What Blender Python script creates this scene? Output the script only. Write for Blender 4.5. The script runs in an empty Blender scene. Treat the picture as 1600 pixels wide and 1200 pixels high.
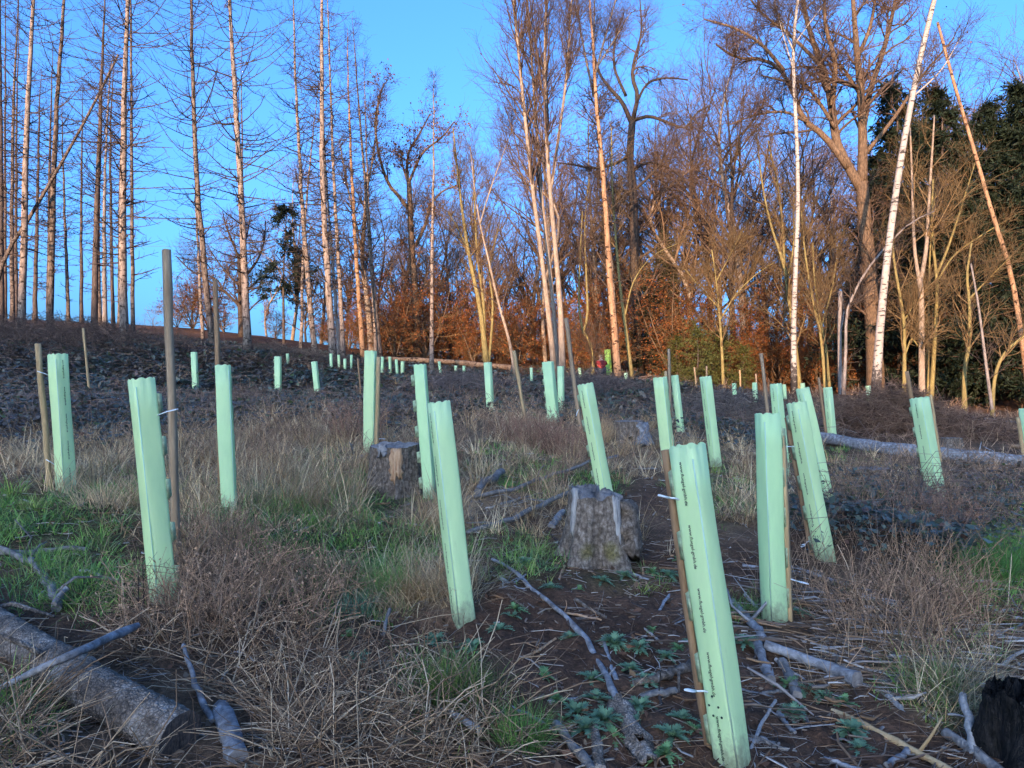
import bpy, math
import numpy as np
from mathutils import Vector, Matrix, Quaternion

SC = bpy.context.scene
COL = SC.collection
rng = np.random.default_rng(11)

# ------------------------------------------------------------------ camera, sky, sun, exposure
F = 1120.0
PITCH = math.radians(2.0)
EYE = 1.6
cam = bpy.data.cameras.new("camera")
cam.sensor_width = 36.0
cam.lens = 36.0 * F / 1600.0
cam.clip_start = 0.05
cam.clip_end = 3000
cam_ob = bpy.data.objects.new("camera", cam)
COL.objects.link(cam_ob)
cam_ob.location = (0, 0, EYE)
cam_ob.rotation_euler = (math.pi / 2 + PITCH, 0, 0)
SC.camera = cam_ob

SUN_EL = math.radians(6.5)
SUN_AZ = math.radians(16.0)          # the light travels forward and a little to the right
w = bpy.data.worlds.new("World")
SC.world = w
w.use_nodes = True
nt = w.node_tree
for n in list(nt.nodes):
    nt.nodes.remove(n)
sky = nt.nodes.new("ShaderNodeTexSky")
sky.sky_type = 'NISHITA'
sky.sun_disc = False
sky.sun_elevation = SUN_EL
sky.sun_rotation = math.pi + SUN_AZ
sky.altitude = 250
sky.air_density = 0.78
sky.dust_density = 6.9
sky.ozone_density = 5.0
bg = nt.nodes.new("ShaderNodeBackground")
bg.inputs['Strength'].default_value = 0.15
wo = nt.nodes.new("ShaderNodeOutputWorld")
nt.links.new(sky.outputs[0], bg.inputs[0])
nt.links.new(bg.outputs[0], wo.inputs[0])

sl = bpy.data.lights.new("sun", 'SUN')
sl.energy = 2.0
sl.angle = math.radians(0.5)
sl.color = (1.0, 0.62, 0.36)
so = bpy.data.objects.new("sun", sl)
COL.objects.link(so)
sd = Vector((math.sin(SUN_AZ) * math.cos(SUN_EL), math.cos(SUN_AZ) * math.cos(SUN_EL), -math.sin(SUN_EL)))
so.rotation_euler = sd.to_track_quat('-Z', 'Y').to_euler()
so.location = (-20, -60, 30)

vs = SC.view_settings
vs.view_transform = 'Standard'
vs.look = 'None'
vs.gamma = 1.0
vs.use_curve_mapping = False
vs.exposure = 2.78
SC.cycles.max_bounces = 6
SC.cycles.diffuse_bounces = 3
SC.cycles.transparent_max_bounces = 4

# ------------------------------------------------------------------ projection helpers
CP, SP = math.cos(PITCH), math.sin(PITCH)


def at(px, py, d):
    """a point on the photograph's line of sight at forward distance d"""
    px = np.asarray(px, float); py = np.asarray(py, float)
    x = (px - 800) / F
    z = (600 - py) / F
    Y = CP - z * SP
    Z = SP + z * CP
    return np.stack([x * d / Y, np.broadcast_to(np.asarray(d, float), x.shape), EYE + Z * d / Y], -1)


def proj(P):
    P = np.asarray(P, float)
    x, y, z = P[..., 0], P[..., 1], P[..., 2] - EYE
    dep = y * CP + z * SP
    up = -y * SP + z * CP
    dep = np.maximum(dep, 0.05)
    return 800 + F * x / dep, 600 - F * up / dep


# ------------------------------------------------------------------ noise
def _h(ix, iy, iz, s):
    n = (ix * 374761393 + iy * 668265263 + iz * 2147483647 * 3 + s * 974711) & 0xFFFFFFFF
    n = ((n ^ (n >> 13)) * 1274126177) & 0xFFFFFFFF
    n = n ^ (n >> 16)
    return (n & 0xFFFF) / 65535.0


def vnoise(x, y, s=0):
    x = np.asarray(x, float); y = np.asarray(y, float)
    xi = np.floor(x).astype(np.int64); yi = np.floor(y).astype(np.int64)
    fx = x - xi; fy = y - yi
    fx = fx * fx * (3 - 2 * fx); fy = fy * fy * (3 - 2 * fy)
    a = _h(xi, yi, 0, s); b = _h(xi + 1, yi, 0, s); c = _h(xi, yi + 1, 0, s); d = _h(xi + 1, yi + 1, 0, s)
    return (a + (b - a) * fx) * (1 - fy) + (c + (d - c) * fx) * fy


def fbm(x, y, o=3, s=0):
    v = 0; a = 0.5; t = 0
    for k in range(o):
        v = v + a * vnoise(np.asarray(x) * 2 ** k, np.asarray(y) * 2 ** k, s + k); t += a; a *= 0.5
    return v / t


def sstep(a, b, x):
    t = np.clip((x - a) / (b - a), 0, 1)
    return t * t * (3 - 2 * t)


# ------------------------------------------------------------------ terrain: smooth surface through measured contact points
CT = [(1150,1197,2.65),(725,972,3.84),(1210,972,4.07),(255,935,3.9),(105,768,6.2),(360,812,5.55),(577,712,8.3),(670,770,6.7),(948,802,6.4),(1290,876,5.3),(1303,793,6.9),(1225,745,9),(1045,730,9.6),(1118,728,9.4),(1063,680,13.5),(1301,684,16),(1465,787,8),(862,660,13.5),(876,648,17),(765,647,16.4),(304,612,21.7),(435,615,22),(495,620,22.5),(1358,640,29),(1148,630,32),
(32,527,29),(78,530,30),(194,534,28),(332,542,30),(387,550,29),(492,560,33),(520,567,30),(594,566,34),(675,580,30),(870,595,27),(966,597,27),(1240,612,25),(1368,622,23),(1550,655,24),(1500,632,30),(1100,605,34),(800,575,36),(20,500,45),(300,515,45),(600,550,48),(900,568,48),(1300,590,48),(1600,600,48)]
_cp = np.array([at(a, b, c) for a, b, c in CT] + [(0, 0, 0), (-3, 0, .1), (3, 0, -.1), (0, 1.3, .13), (-1.5, 1.5, .3)])


def _tps(P, lam):
    n = len(P); xy = P[:, :2]
    r = np.linalg.norm(xy[:, None] - xy[None], axis=2)
    K = np.where(r > 0, r * r * np.log(r + 1e-12), 0) + lam * np.eye(n)
    Q = np.c_[np.ones(n), xy]
    A = np.block([[K, Q], [Q.T, np.zeros((3, 3))]])
    return np.linalg.solve(A, np.r_[P[:, 2], 0, 0, 0])


_w = _tps(_cp, 1.2)
SHADE_RIDGE_Y = -220.0  # unseen ridge put in behind the viewer to cast the shade


def shade_crest(x):
    """height of the unseen added crest behind the viewer, shaped to shade the clearing"""
    L = (33.0 - SHADE_RIDGE_Y)
    xl = x + L * math.tan(SUN_AZ)
    zt = np.interp(xl, [-45, -15, 0, 10, 20, 45], [7.2, 5.6, 3.4, 1.5, -.3, -.4])
    zc = zt + L / math.cos(SUN_AZ) * math.tan(SUN_EL)
    return zc + 3.0 * (fbm(x * 0.15, x * 0 + 3.3, 3, 5) - 0.5) + 1.2 * (vnoise(x * .8, x * 0 + 9, 6) - .5)


def macro(x, y):
    x = np.asarray(x, float); y = np.asarray(y, float)
    cx = np.clip(x, -34, 36); cy = np.clip(y, 1, 48)
    sh = cx.shape
    fx = cx.ravel(); fy = cy.ravel()
    z = np.empty_like(fx)
    for i in range(0, len(fx), 20000):
        a = fx[i:i + 20000]; b = fy[i:i + 20000]
        r2 = (a[:, None] - _cp[None, :, 0]) ** 2 + (b[:, None] - _cp[None, :, 1]) ** 2
        K = 0.5 * r2 * np.log(r2 + 1e-12)
        z[i:i + 20000] = K @ _w[:-3] + _w[-3] + _w[-2] * a + _w[-1] * b
    z = z.reshape(sh)
    z = z - 0.055 * np.maximum(y - 48, 0) + 0.10 * np.clip(y - 1, -25, 0)
    z = z - 0.03 * np.maximum(np.abs(x) - 36, 0) * sstep(10, 60, y)
    t = sstep(-60, SHADE_RIDGE_Y, y)
    far = np.where(y < SHADE_RIDGE_Y, shade_crest(x) - 0.02 * (SHADE_RIDGE_Y - y), shade_crest(x))
    return z * (1 - t) + far * t


def gz(x, y):
    x = np.asarray(x, float); y = np.asarray(y, float)
    near = 1 - sstep(40, 60, np.hypot(x, y))
    return macro(x, y) + near * (0.14 * (fbm(x * .9, y * .9, 2, 1) - .5) + 0.05 * (fbm(x * 3.2, y * 3.2, 2, 2) - .5))


def g1(x, y):
    return float(gz(np.array([x]), np.array([y]))[0])


_DD = np.geomspace(1.2, 70, 420)


def hit(px, py):
    """ground point seen at a pixel"""
    P = at(np.full(_DD.shape, px), np.full(_DD.shape, py), _DD)
    below = P[:, 2] < gz(P[:, 0], P[:, 1])
    i = int(np.argmax(below)) if below.any() else len(_DD) - 1
    d = _DD[i]
    p = at(px, py, d)
    return np.array([p[0], p[1], g1(p[0], p[1])])


# ------------------------------------------------------------------ object helpers
def mesh(name, V, Q=None, T=None, mats=(), smooth=False, col=None, midx=None):
    me = bpy.data.meshes.new(name)
    V = np.asarray(V, np.float32).reshape(-1, 3)
    Q = np.zeros((0, 4), np.int32) if Q is None else np.asarray(Q, np.int32).reshape(-1, 4)
    T = np.zeros((0, 3), np.int32) if T is None else np.asarray(T, np.int32).reshape(-1, 3)
    me.vertices.add(len(V)); me.vertices.foreach_set("co", V.ravel())
    lv = np.r_[Q.ravel(), T.ravel()]
    me.loops.add(len(lv)); me.loops.foreach_set("vertex_index", lv)
    np_ = len(Q) + len(T)
    me.polygons.add(np_)
    ls = np.r_[np.arange(len(Q)) * 4, len(Q) * 4 + np.arange(len(T)) * 3].astype(np.int32)
    me.polygons.foreach_set("loop_start", ls)
    if smooth:
        me.polygons.foreach_set("use_smooth", np.ones(np_, bool))
    if midx is not None:
        me.polygons.foreach_set("material_index", np.asarray(midx, np.int32))
    for m in mats:
        me.materials.append(m)
    if col is not None:
        a = me.attributes.new("col", 'FLOAT_COLOR', 'POINT')
        c = np.ones((len(V), 4), np.float32); c[:, :3] = np.asarray(col, np.float32).reshape(-1, 3)
        a.data.foreach_set("color", c.ravel())
    me.update(calc_edges=True)
    return me


def link(name, data, parent=None, loc=None):
    o = bpy.data.objects.new(name, data)
    COL.objects.link(o)
    if parent is not None:
        o.parent = parent
    if loc is not None:
        o.location = loc
    return o


def tag(o, label=None, cat=None, group=None, kind=None):
    if label: o['label'] = label
    if cat: o['category'] = cat
    if group: o['group'] = group
    if kind: o['kind'] = kind
    return o


def thing(name, label, cat, loc, group=None):
    o = link(name, None, None, tuple(float(v) for v in loc))
    o.empty_display_size = 0.2
    return tag(o, label, cat, group)


def copy_tree(root, loc, rot, sc, label=None, group=None):
    r = root.copy(); COL.objects.link(r)
    r.location = loc; r.rotation_euler = (0, 0, rot); r.scale = (sc, sc, sc)
    if label: r['label'] = label
    if group: r['group'] = group
    for ch in list(root.children):
        c = ch.copy(); COL.objects.link(c); c.parent = r
    return r


class Acc:
    """collects pieces of one mesh"""
    def __init__(s):
        s.V = []; s.Q = []; s.T = []; s.C = []; s.n = 0

    def add(s, V, Q=None, T=None, C=None):
        V = np.asarray(V, float).reshape(-1, 3)
        if Q is not None and len(Q): s.Q.append(np.asarray(Q).reshape(-1, 4) + s.n)
        if T is not None and len(T): s.T.append(np.asarray(T).reshape(-1, 3) + s.n)
        s.V.append(V); s.n += len(V)
        if C is not None:
            s.C.append(np.broadcast_to(np.asarray(C, float), (len(V), 3)))
        return s

    def build(s, name, mat, parent=None, smooth=False, loc=None, origin=None):
        V = np.concatenate(s.V)
        if origin is not None: V = V - np.asarray(origin)
        me = mesh(name, V, np.concatenate(s.Q) if s.Q else None, np.concatenate(s.T) if s.T else None,
                  [mat] if not isinstance(mat, (list, tuple)) else mat, smooth, np.concatenate(s.C) if s.C else None)
        return link(name, me, parent, loc)


def unit(v):
    return v / np.maximum(np.linalg.norm(v, axis=-1, keepdims=True), 1e-9)


def polytubes(P, R, s=3, cap=False):
    """tubes along N polylines at once: P (N,k,3), R (N,k)"""
    P = np.asarray(P, float); R = np.asarray(R, float)
    N, k, _ = P.shape
    T = np.empty_like(P)
    T[:, 1:-1] = P[:, 2:] - P[:, :-2]; T[:, 0] = P[:, 1] - P[:, 0]; T[:, -1] = P[:, -1] - P[:, -2]
    T = unit(T)
    m = unit(P[:, -1] - P[:, 0])
    ref = np.where(np.abs(m[:, 2:3]) < 0.8, np.array([[0.05, 0.02, 1.0]]), np.array([[1.0, 0.07, 0.03]]))
    U = unit(np.cross(np.broadcast_to(ref[:, None], P.shape), T)); W = np.cross(T, U)
    a = np.arange(s) * 2 * math.pi / s
    V = P[:, :, None] + R[:, :, None, None] * (np.cos(a)[None, None, :, None] * U[:, :, None] + np.sin(a)[None, None, :, None] * W[:, :, None])
    i = np.arange(N)[:, None, None]; j = np.arange(k - 1)[None, :, None]; q = np.arange(s)[None, None, :]
    b = (i * k + j) * s
    q2 = (q + 1) % s
    Q = np.stack(np.broadcast_arrays(b + q, b + q2, b + s + q2, b + s + q), -1).reshape(-1, 4)
    Tt = None
    V = V.reshape(-1, 3)
    if cap:
        c0 = len(V) + np.arange(N) * 2
        V = np.concatenate([V, np.stack([P[:, 0], P[:, -1]], 1).reshape(-1, 3)])
        st = (np.arange(N) * k * s)[:, None]; en = st + (k - 1) * s
        qq = np.arange(s)[None]; qn = (qq + 1) % s
        A = np.stack(np.broadcast_arrays(c0[:, None], st + qn, st + qq), -1).reshape(-1, 3)
        B = np.stack(np.broadcast_arrays(c0[:, None] + 1, en + qq, en + qn), -1).reshape(-1, 3)
        Tt = np.concatenate([A, B])
    return V, Q, Tt


def resample(pts, k):
    """smooth curve through points, k samples"""
    p = np.asarray(pts, float)
    if len(p) == 2:
        t = np.linspace(0, 1, k)[:, None]
        return p[0] * (1 - t) + p[1] * t
    e = np.concatenate([[2 * p[0] - p[1]], p, [2 * p[-1] - p[-2]]])
    L = np.r_[0, np.cumsum(np.linalg.norm(np.diff(p, axis=0), axis=1))]
    t = np.linspace(0, L[-1], k)
    i = np.clip(np.searchsorted(L, t, side='right') - 1, 0, len(p) - 2)
    u = ((t - L[i]) / np.maximum(L[i + 1] - L[i], 1e-9))[:, None]
    a, b, c, d = e[i], e[i + 1], e[i + 2], e[i + 3]
    return 0.5 * ((2 * b) + (c - a) * u + (2 * a - 5 * b + 4 * c - d) * u ** 2 + (3 * b - a - 3 * c + d) * u ** 3)


def grow(P, R, n, t0, t1, Lf, ang, k, up=0.0, wig=0.1, ratio=0.55, rmin=0.003, tip=0.35, lenpow=0.0, az=None, tpow=1.0, down0=0.0):
    """children of polylines P (N,m,3) -> (N*n,k+1,3). Lf: absolute length range or callable(t)."""
    N, m, _ = P.shape
    idx = np.repeat(np.arange(N), n)
    M = len(idx)
    t = t0 + (t1 - t0) * rng.random(M) ** tpow
    f = t * (m - 1); i = np.clip(f.astype(int), 0, m - 2); u = (f - i)[:, None]
    p = P[idx, i] * (1 - u) + P[idx, i + 1] * u
    T = unit(P[idx, i + 1] - P[idx, i])
    r = R[idx, i] * (1 - u[:, 0]) + R[idx, i + 1] * u[:, 0]
    rnd = unit(rng.normal(size=(M, 3)))
    perp = unit(rnd - (rnd * T).sum(1, keepdims=True) * T)
    a = np.radians(ang[0] + (ang[1] - ang[0]) * rng.random(M))[:, None]
    d = unit(np.cos(a) * T + np.sin(a) * perp)
    L = Lf(t, idx) if callable(Lf) else Lf[0] + (Lf[1] - Lf[0]) * rng.random(M)
    L = L * (0.75 + 0.5 * rng.random(M))
    out = np.empty((M, k + 1, 3)); out[:, 0] = p
    for j in range(k):
        d = d + wig * rng.normal(size=(M, 3))
        d[:, 2] += up + (-down0 if j == 0 else 0)
        d = unit(d)
        out[:, j + 1] = out[:, j] + d * (L / k)[:, None]
    r0 = np.maximum(np.minimum(r * ratio, 0.035 * L), rmin)
    RR = r0[:, None] * np.linspace(1, tip, k + 1)[None]
    return out, np.maximum(RR, rmin * 0.7)


def leaves(p, size, flat=0.0):
    """N pointed leaf blades (one bent quad each) with random turn; flat>0 lays them flatter"""
    N = len(p)
    a = unit(rng.normal(size=(N, 3)) * np.array([1, 1, 1 - flat * .8]))
    b = rng.normal(size=(N, 3)); b = unit(b - (b * a).sum(1, keepdims=True) * a)
    if flat:
        b = unit(np.cross(a, np.array([0, 0, 1.0]) + 0.5 * rng.normal(size=(N, 3))))
    s = np.asarray(size)[:, None] if np.ndim(size) else size
    c = np.cross(a, b)
    V = np.stack([p, p + s * (0.5 * a + 0.32 * b + .1 * c), p + s * a, p + s * (0.5 * a - 0.32 * b + .1 * c)], 1)
    Q = np.arange(N * 4).reshape(-1, 4)
    return V.reshape(-1, 3), Q


# ------------------------------------------------------------------ materials
class NT:
    def __init__(s, name):
        s.m = bpy.data.materials.new(name); s.m.use_nodes = True
        s.t = s.m.node_tree
        for n in list(s.t.nodes): s.t.nodes.remove(n)
        s.out = s.n("OutputMaterial")

    def n(s, typ, **kw):
        n = s.t.nodes.new("ShaderNode" + typ)
        for k, v in kw.items():
            if k.startswith("i_"):
                key = k[2:].replace("_", " ")
                n.inputs[key].default_value = v
            else:
                setattr(n, k, v)
        return n

    def l(s, a, b):
        s.t.links.new(a, b)

    def noise(s, vec, scale, detail=4, rough=.6, dist=0):
        n = s.n("TexNoise"); n.inputs['Scale'].default_value = scale; n.inputs['Detail'].default_value = detail
        n.inputs['Roughness'].default_value = rough; n.inputs['Distortion'].default_value = dist
        if vec is not None: s.l(vec, n.inputs['Vector'])
        return n.outputs['Fac']

    def ramp(s, fac, stops):
        r = s.n("ValToRGB"); e = r.color_ramp.elements
        while len(e) < len(stops): e.new(0.5)
        for k, (p, c) in enumerate(stops):
            e[k].position = p; e[k].color = (*c, 1)
        s.l(fac, r.inputs[0]); return r.outputs[0]

    def mix(s, fac, a, b, mode='MIX'):
        m = s.n("MixRGB", blend_type=mode)
        for sock, v in ((m.inputs[0], fac), (m.inputs[1], a), (m.inputs[2], b)):
            if hasattr(v, 'links'): s.l(v, sock)
            else: sock.default_value = v if np.isscalar(v) else (*v, 1)
        return m.outputs[0]

    def scale(s, vec, sc):
        m = s.n("Mapping"); m.inputs['Scale'].default_value = sc; s.l(vec, m.inputs['Vector']); return m.outputs[0]

    def objco(s):
        return s.n("TexCoord").outputs['Object']

    def bump(s, h, strength=.5, dist=.01):
        b = s.n("Bump"); b.inputs['Strength'].default_value = strength; b.inputs['Distance'].default_value = dist
        s.l(h, b.inputs['Height']); return b.outputs[0]

    def pbr(s, col, rough=.85, spec=.2, normal=None):
        p = s.n("BsdfPrincipled")
        if hasattr(col, 'links'): s.l(col, p.inputs['Base Color'])
        else: p.inputs['Base Color'].default_value = (*col, 1)
        p.inputs['Roughness'].default_value = rough
        p.inputs['Specular IOR Level'].default_value = spec
        if normal is not None: s.l(normal, p.inputs['Normal'])
        s.l(p.outputs[0], s.out.inputs[0])
        return s.m


def bark(name, c1, c2, sc=(6, 6, 1.5), pos=(.35, .65), spots=None, bump=.6, bd=.02):
    """two-tone bark; spots=(colour, threshold) adds dark knots or bands"""
    t = NT(name); co = t.objco()
    f = t.noise(t.scale(co, sc), 3, 6, .65)
    c = t.ramp(f, [(pos[0], c1), (pos[1], c2)])
    g = t.noise(t.scale(co, (25, 25, 6)), 3, 3, .6)
    c = t.mix(0.35, c, t.ramp(g, [(.3, (.35, .35, .35)), (.7, (1, 1, 1))]), 'MULTIPLY')
    if spots:
        k = t.noise(t.scale(co, spots[2]), 1, 3, .5)
        c = t.mix(t.ramp(k, [(spots[1], (0, 0, 0)), (spots[1] + .04, (1, 1, 1))]), c, spots[0])
    return t.pbr(c, .9, .15, t.bump(g, bump, bd))


def vcol(name, rough=.8, spec=.15, trans=0.0, vary=.25, sc=30):
    """vertex colour (each blade's or leaf's own hue) with a little grain; thin leaves let light through"""
    t = NT(name)
    a = t.n("Attribute", attribute_name="col").outputs['Color']
    if vary:
        g = t.noise(t.objco(), sc, 2, .5)
        a = t.mix(vary, a, t.ramp(g, [(.3, (.4, .4, .4)), (.7, (1.3, 1.3, 1.3))]), 'MULTIPLY')
    if not trans:
        return t.pbr(a, rough, spec)
    p = t.n("BsdfPrincipled"); t.l(a, p.inputs['Base Color']); p.inputs['Roughness'].default_value = rough
    p.inputs['Specular IOR Level'].default_value = spec
    tr = t.n("BsdfTranslucent"); t.l(a, tr.inputs[0])
    m = t.n("MixShader"); m.inputs[0].default_value = trans
    t.l(p.outputs[0], m.inputs[1]); t.l(tr.outputs[0], m.inputs[2]); t.l(m.outputs[0], t.out.inputs[0])
    return t.m


M = {}
M['spruce'] = bark('dead spruce bark', (.042, .035, .031), (.19, .155, .13), (5, 5, 1.0), (.40, .60), ((.03, .024, .02), .57, (5, 5, 11)))
M['spruce_pale'] = bark('peeled spruce wood', (.065, .054, .047), (.27, .222, .187), (4, 4, 1.2), (.36, .56), ((.035, .027, .022), .58, (5, 5, 11)))
M['spruce_dark'] = bark('dark spruce bark', (.04, .034, .032), (.13, .10, .085), (6, 6, 1.2), (.35, .65))
M['spruce_orange'] = bark('orange debarked wood', (.15, .085, .048), (.36, .23, .14), (4, 4, .8), (.3, .6), ((.05, .03, .02), .59, (5, 5, 10)))
M['oak'] = bark('oak bark', (.055, .04, .03), (.21, .145, .095), (9, 9, 2), (.35, .65), bd=.05)
M['oak_dark'] = bark('dark oak bark', (.03, .025, .022), (.09, .068, .055), (7, 7, 2), (.35, .65), bd=.05)
M['beech'] = bark('smooth grey bark', (.14, .115, .088), (.33, .265, .205), (4, 4, 1.2), (.3, .65), bump=.25)
M['moss'] = bark('mossy bark', (.11, .09, .045), (.27, .225, .09), (6, 6, 1.6), (.3, .65))
M['greybark'] = bark('grey dead bark', (.10, .09, .085), (.28, .255, .24), (6, 6, 1.5), (.3, .65))
M['twig'] = bark('brown twig', (.055, .04, .032), (.13, .09, .068), (3, 3, 3), (.3, .7), bump=0)
M['twig_grey'] = bark('grey brown twig', (.035, .028, .025), (.085, .066, .056), (3, 3, 3), (.3, .7), bump=0)
M['twig_warm'] = bark('ochre twig', (.085, .06, .033), (.20, .14, .072), (3, 3, 3), (.3, .7), bump=0)
M['twig_gold'] = bark('golden brown twig', (.11, .075, .05), (.22, .15, .095), (3, 3, 3), (.3, .7), bump=0)
M['leaf'] = vcol('leaf', .6, .2, .35, .2, 12)
M['grass'] = vcol('grass blade', .55, .3, .3, 0)
M['bramble'] = vcol('bramble leaf', .42, .5, .15, 0)
M['stem'] = vcol('dry stem', .8, .15, 0, .35, 40)

t = NT('birch bark'); co = t.objco()
c = t.ramp(t.noise(t.scale(co, (3, 3, 2)), 2, 4), [(.3, (.21, .19, .17)), (.7, (.35, .325, .295))])
k = t.noise(t.scale(co, (4, 4, 17)), 1, 4, .6)
c = t.mix(t.ramp(k, [(.56, (0, 0, 0)), (.61, (1, 1, 1))]), c, (.035, .03, .028))
sp = t.n("SeparateXYZ"); t.l(co, sp.inputs[0])
low = t.n("MapRange"); low.inputs['From Min'].default_value = 2.4; low.inputs['From Max'].default_value = .4; low.inputs['To Max'].default_value = .42; t.l(sp.outputs[2], low.inputs[0])
kk = t.n("Math", operation='ADD'); t.l(low.outputs[0], kk.inputs[0]); t.l(t.noise(t.scale(co, (7, 7, 6)), 1, 5, .7), kk.inputs[1])
c = t.mix(t.ramp(kk.outputs[0], [(.80, (0, 0, 0)), (.86, (1, 1, 1))]), c, (.05, .043, .04))
M['birch'] = t.pbr(c, .7, .3, t.bump(k, .3, .01))

t = NT('weathered silver wood'); co = t.objco()
f = t.noise(t.scale(co, (4, 4, 4)), 4, 5, .6)
f2 = t.noise(t.scale(co, (1, 1, 1)), 22, 6, .75)
c = t.ramp(f, [(.3, (.13, .12, .12)), (.55, (.28, .27, .275)), (.75, (.42, .41, .42))])
c = t.mix(.75, c, t.ramp(f2, [(.35, (.3, .28, .27)), (.6, (1.1, 1.1, 1.1))]), 'MULTIPLY')
M['silver'] = t.pbr(c, .8, .25, t.bump(t.noise(co, 60, 4), .5, .004))

t = NT('lichen grey log bark'); co = t.objco()
f = t.noise(t.scale(co, (1, 1, 1)), 10, 7, .75)
c = t.ramp(f, [(.34, (.085, .064, .05)), (.5, (.25, .195, .155)), (.66, (.50, .43, .37))])
v = t.n("TexVoronoi"); v.inputs['Scale'].default_value = 26; v.feature = 'DISTANCE_TO_EDGE'; t.l(co, v.inputs['Vector'])
c = t.mix(.55, c, t.ramp(v.outputs['Distance'], [(.0, (.2, .2, .2)), (.18, (1, 1, 1))]), 'MULTIPLY')
v2 = t.n("TexVoronoi"); v2.inputs['Scale'].default_value = 75; v2.feature = 'DISTANCE_TO_EDGE'; t.l(t.scale(co, (1, 1, 1)), v2.inputs['Vector'])
c = t.mix(.6, c, t.ramp(v2.outputs['Distance'], [(.0, (.25, .24, .23)), (.25, (1.15, 1.12, 1.1))]), 'MULTIPLY')
M['logbark'] = t.pbr(c, .85, .25, t.bump(v2.outputs['Distance'], 1.0, .012))

t = NT('old stump bark'); co = t.objco()
v = t.n("TexVoronoi"); v.inputs['Scale'].default_value = 5; v.feature = 'DISTANCE_TO_EDGE'; t.l(t.scale(co, (5, 5, 1.6)), v.inputs['Vector'])
f = t.noise(co, 30, 6, .75)
c = t.ramp(f, [(.3, (.06, .042, .031)), (.5, (.19, .143, .11)), (.7, (.40, .33, .275))])
c = t.mix(.6, c, t.ramp(v.outputs['Distance'], [(.0, (.25, .25, .25)), (.2, (1, 1, 1))]), 'MULTIPLY')
M['stumpbark'] = t.pbr(c, .9, .15, t.bump(f, .9, .02))

t = NT('mossy stump bark'); co = t.objco()
v = t.n("TexVoronoi"); v.inputs['Scale'].default_value = 5; v.feature = 'DISTANCE_TO_EDGE'; t.l(t.scale(co, (5, 5, 1.6)), v.inputs['Vector'])
f = t.noise(co, 30, 6, .75)
c = t.ramp(f, [(.3, (.07, .05, .038)), (.5, (.22, .168, .13)), (.7, (.45, .375, .315))])
c = t.mix(.6, c, t.ramp(v.outputs['Distance'], [(.0, (.25, .25, .25)), (.2, (1, 1, 1))]), 'MULTIPLY')
sp = t.n("SeparateXYZ"); t.l(co, sp.inputs[0])
dx = t.n("VectorMath", operation='DISTANCE'); dx.inputs[1].default_value = (.0, -.22, .12); t.l(t.scale(co, (.55, .5, 1.0)), dx.inputs[0])
md = t.n("MapRange"); md.inputs['From Min'].default_value = .185; md.inputs['From Max'].default_value = .08; t.l(dx.outputs['Value'], md.inputs[0])
mu = t.n("Math", operation='ADD'); t.l(md.outputs[0], mu.inputs[0]); t.l(t.noise(co, 11, 6, .75), mu.inputs[1])
mm = t.n("Math", operation='MULTIPLY'); t.l(mu.outputs[0], mm.inputs[0]); t.l(md.outputs[0], mm.inputs[1])
c = t.mix(t.ramp(mm.outputs[0], [(.40, (0, 0, 0)), (.75, (.8, .8, .8))]), c, t.ramp(t.noise(co, 60, 3), [(.3, (.07, .06, .015)), (.7, (.21, .17, .045))]))
M['stumpmoss'] = t.pbr(c, .9, .15, t.bump(f, .9, .02))

t = NT('stump cut wood'); co = t.objco()
sp = t.n("SeparateXYZ"); t.l(co, sp.inputs[0])
ln = t.n("VectorMath", operation='LENGTH'); fl = t.n("CombineXYZ"); t.l(sp.outputs[0], fl.inputs[0]); t.l(sp.outputs[1], fl.inputs[1]); t.l(fl.outputs[0], ln.inputs[0])
wv = t.n("Math", operation='MULTIPLY'); t.l(ln.outputs['Value'], wv.inputs[0]); wv.inputs[1].default_value = 520
sn = t.n("Math", operation='SINE'); t.l(wv.outputs[0], sn.inputs[0])
c = t.ramp(t.noise(co, 18, 5, .7), [(.3, (.13, .11, .10)), (.7, (.36, .32, .30))])
c = t.mix(.25, c, t.ramp(sn.outputs[0], [(.2, (.5, .5, .5)), (.9, (1, 1, 1))]), 'MULTIPLY')
M['cutwood'] = t.pbr(c, .85, .2, t.bump(t.noise(co, 60, 4), .6, .006))
M['freshwood'] = bark('fresh torn wood', (.33, .15, .07), (.62, .40, .24), (14, 14, 1.5), (.3, .65))
M['palewood'] = bark('bleached wood', (.22, .20, .185), (.48, .44, .41), (14, 14, 1.5), (.3, .65))
M['char'] = bark('charred wood', (.006, .006, .006), (.035, .030, .028), (12, 12, 7), (.4, .7), bump=1.0, bd=.04)
M['darkcut'] = bark('dark sawn end', (.045, .035, .03), (.13, .10, .085), (14, 14, 14), (.3, .7))
M['mosspatch'] = bark('cushion moss', (.07, .055, .012), (.20, .16, .03), (20, 20, 20), (.3, .7))
M['chip'] = vcol('wood splinter', .8, .2, 0, .4, 25)

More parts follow.
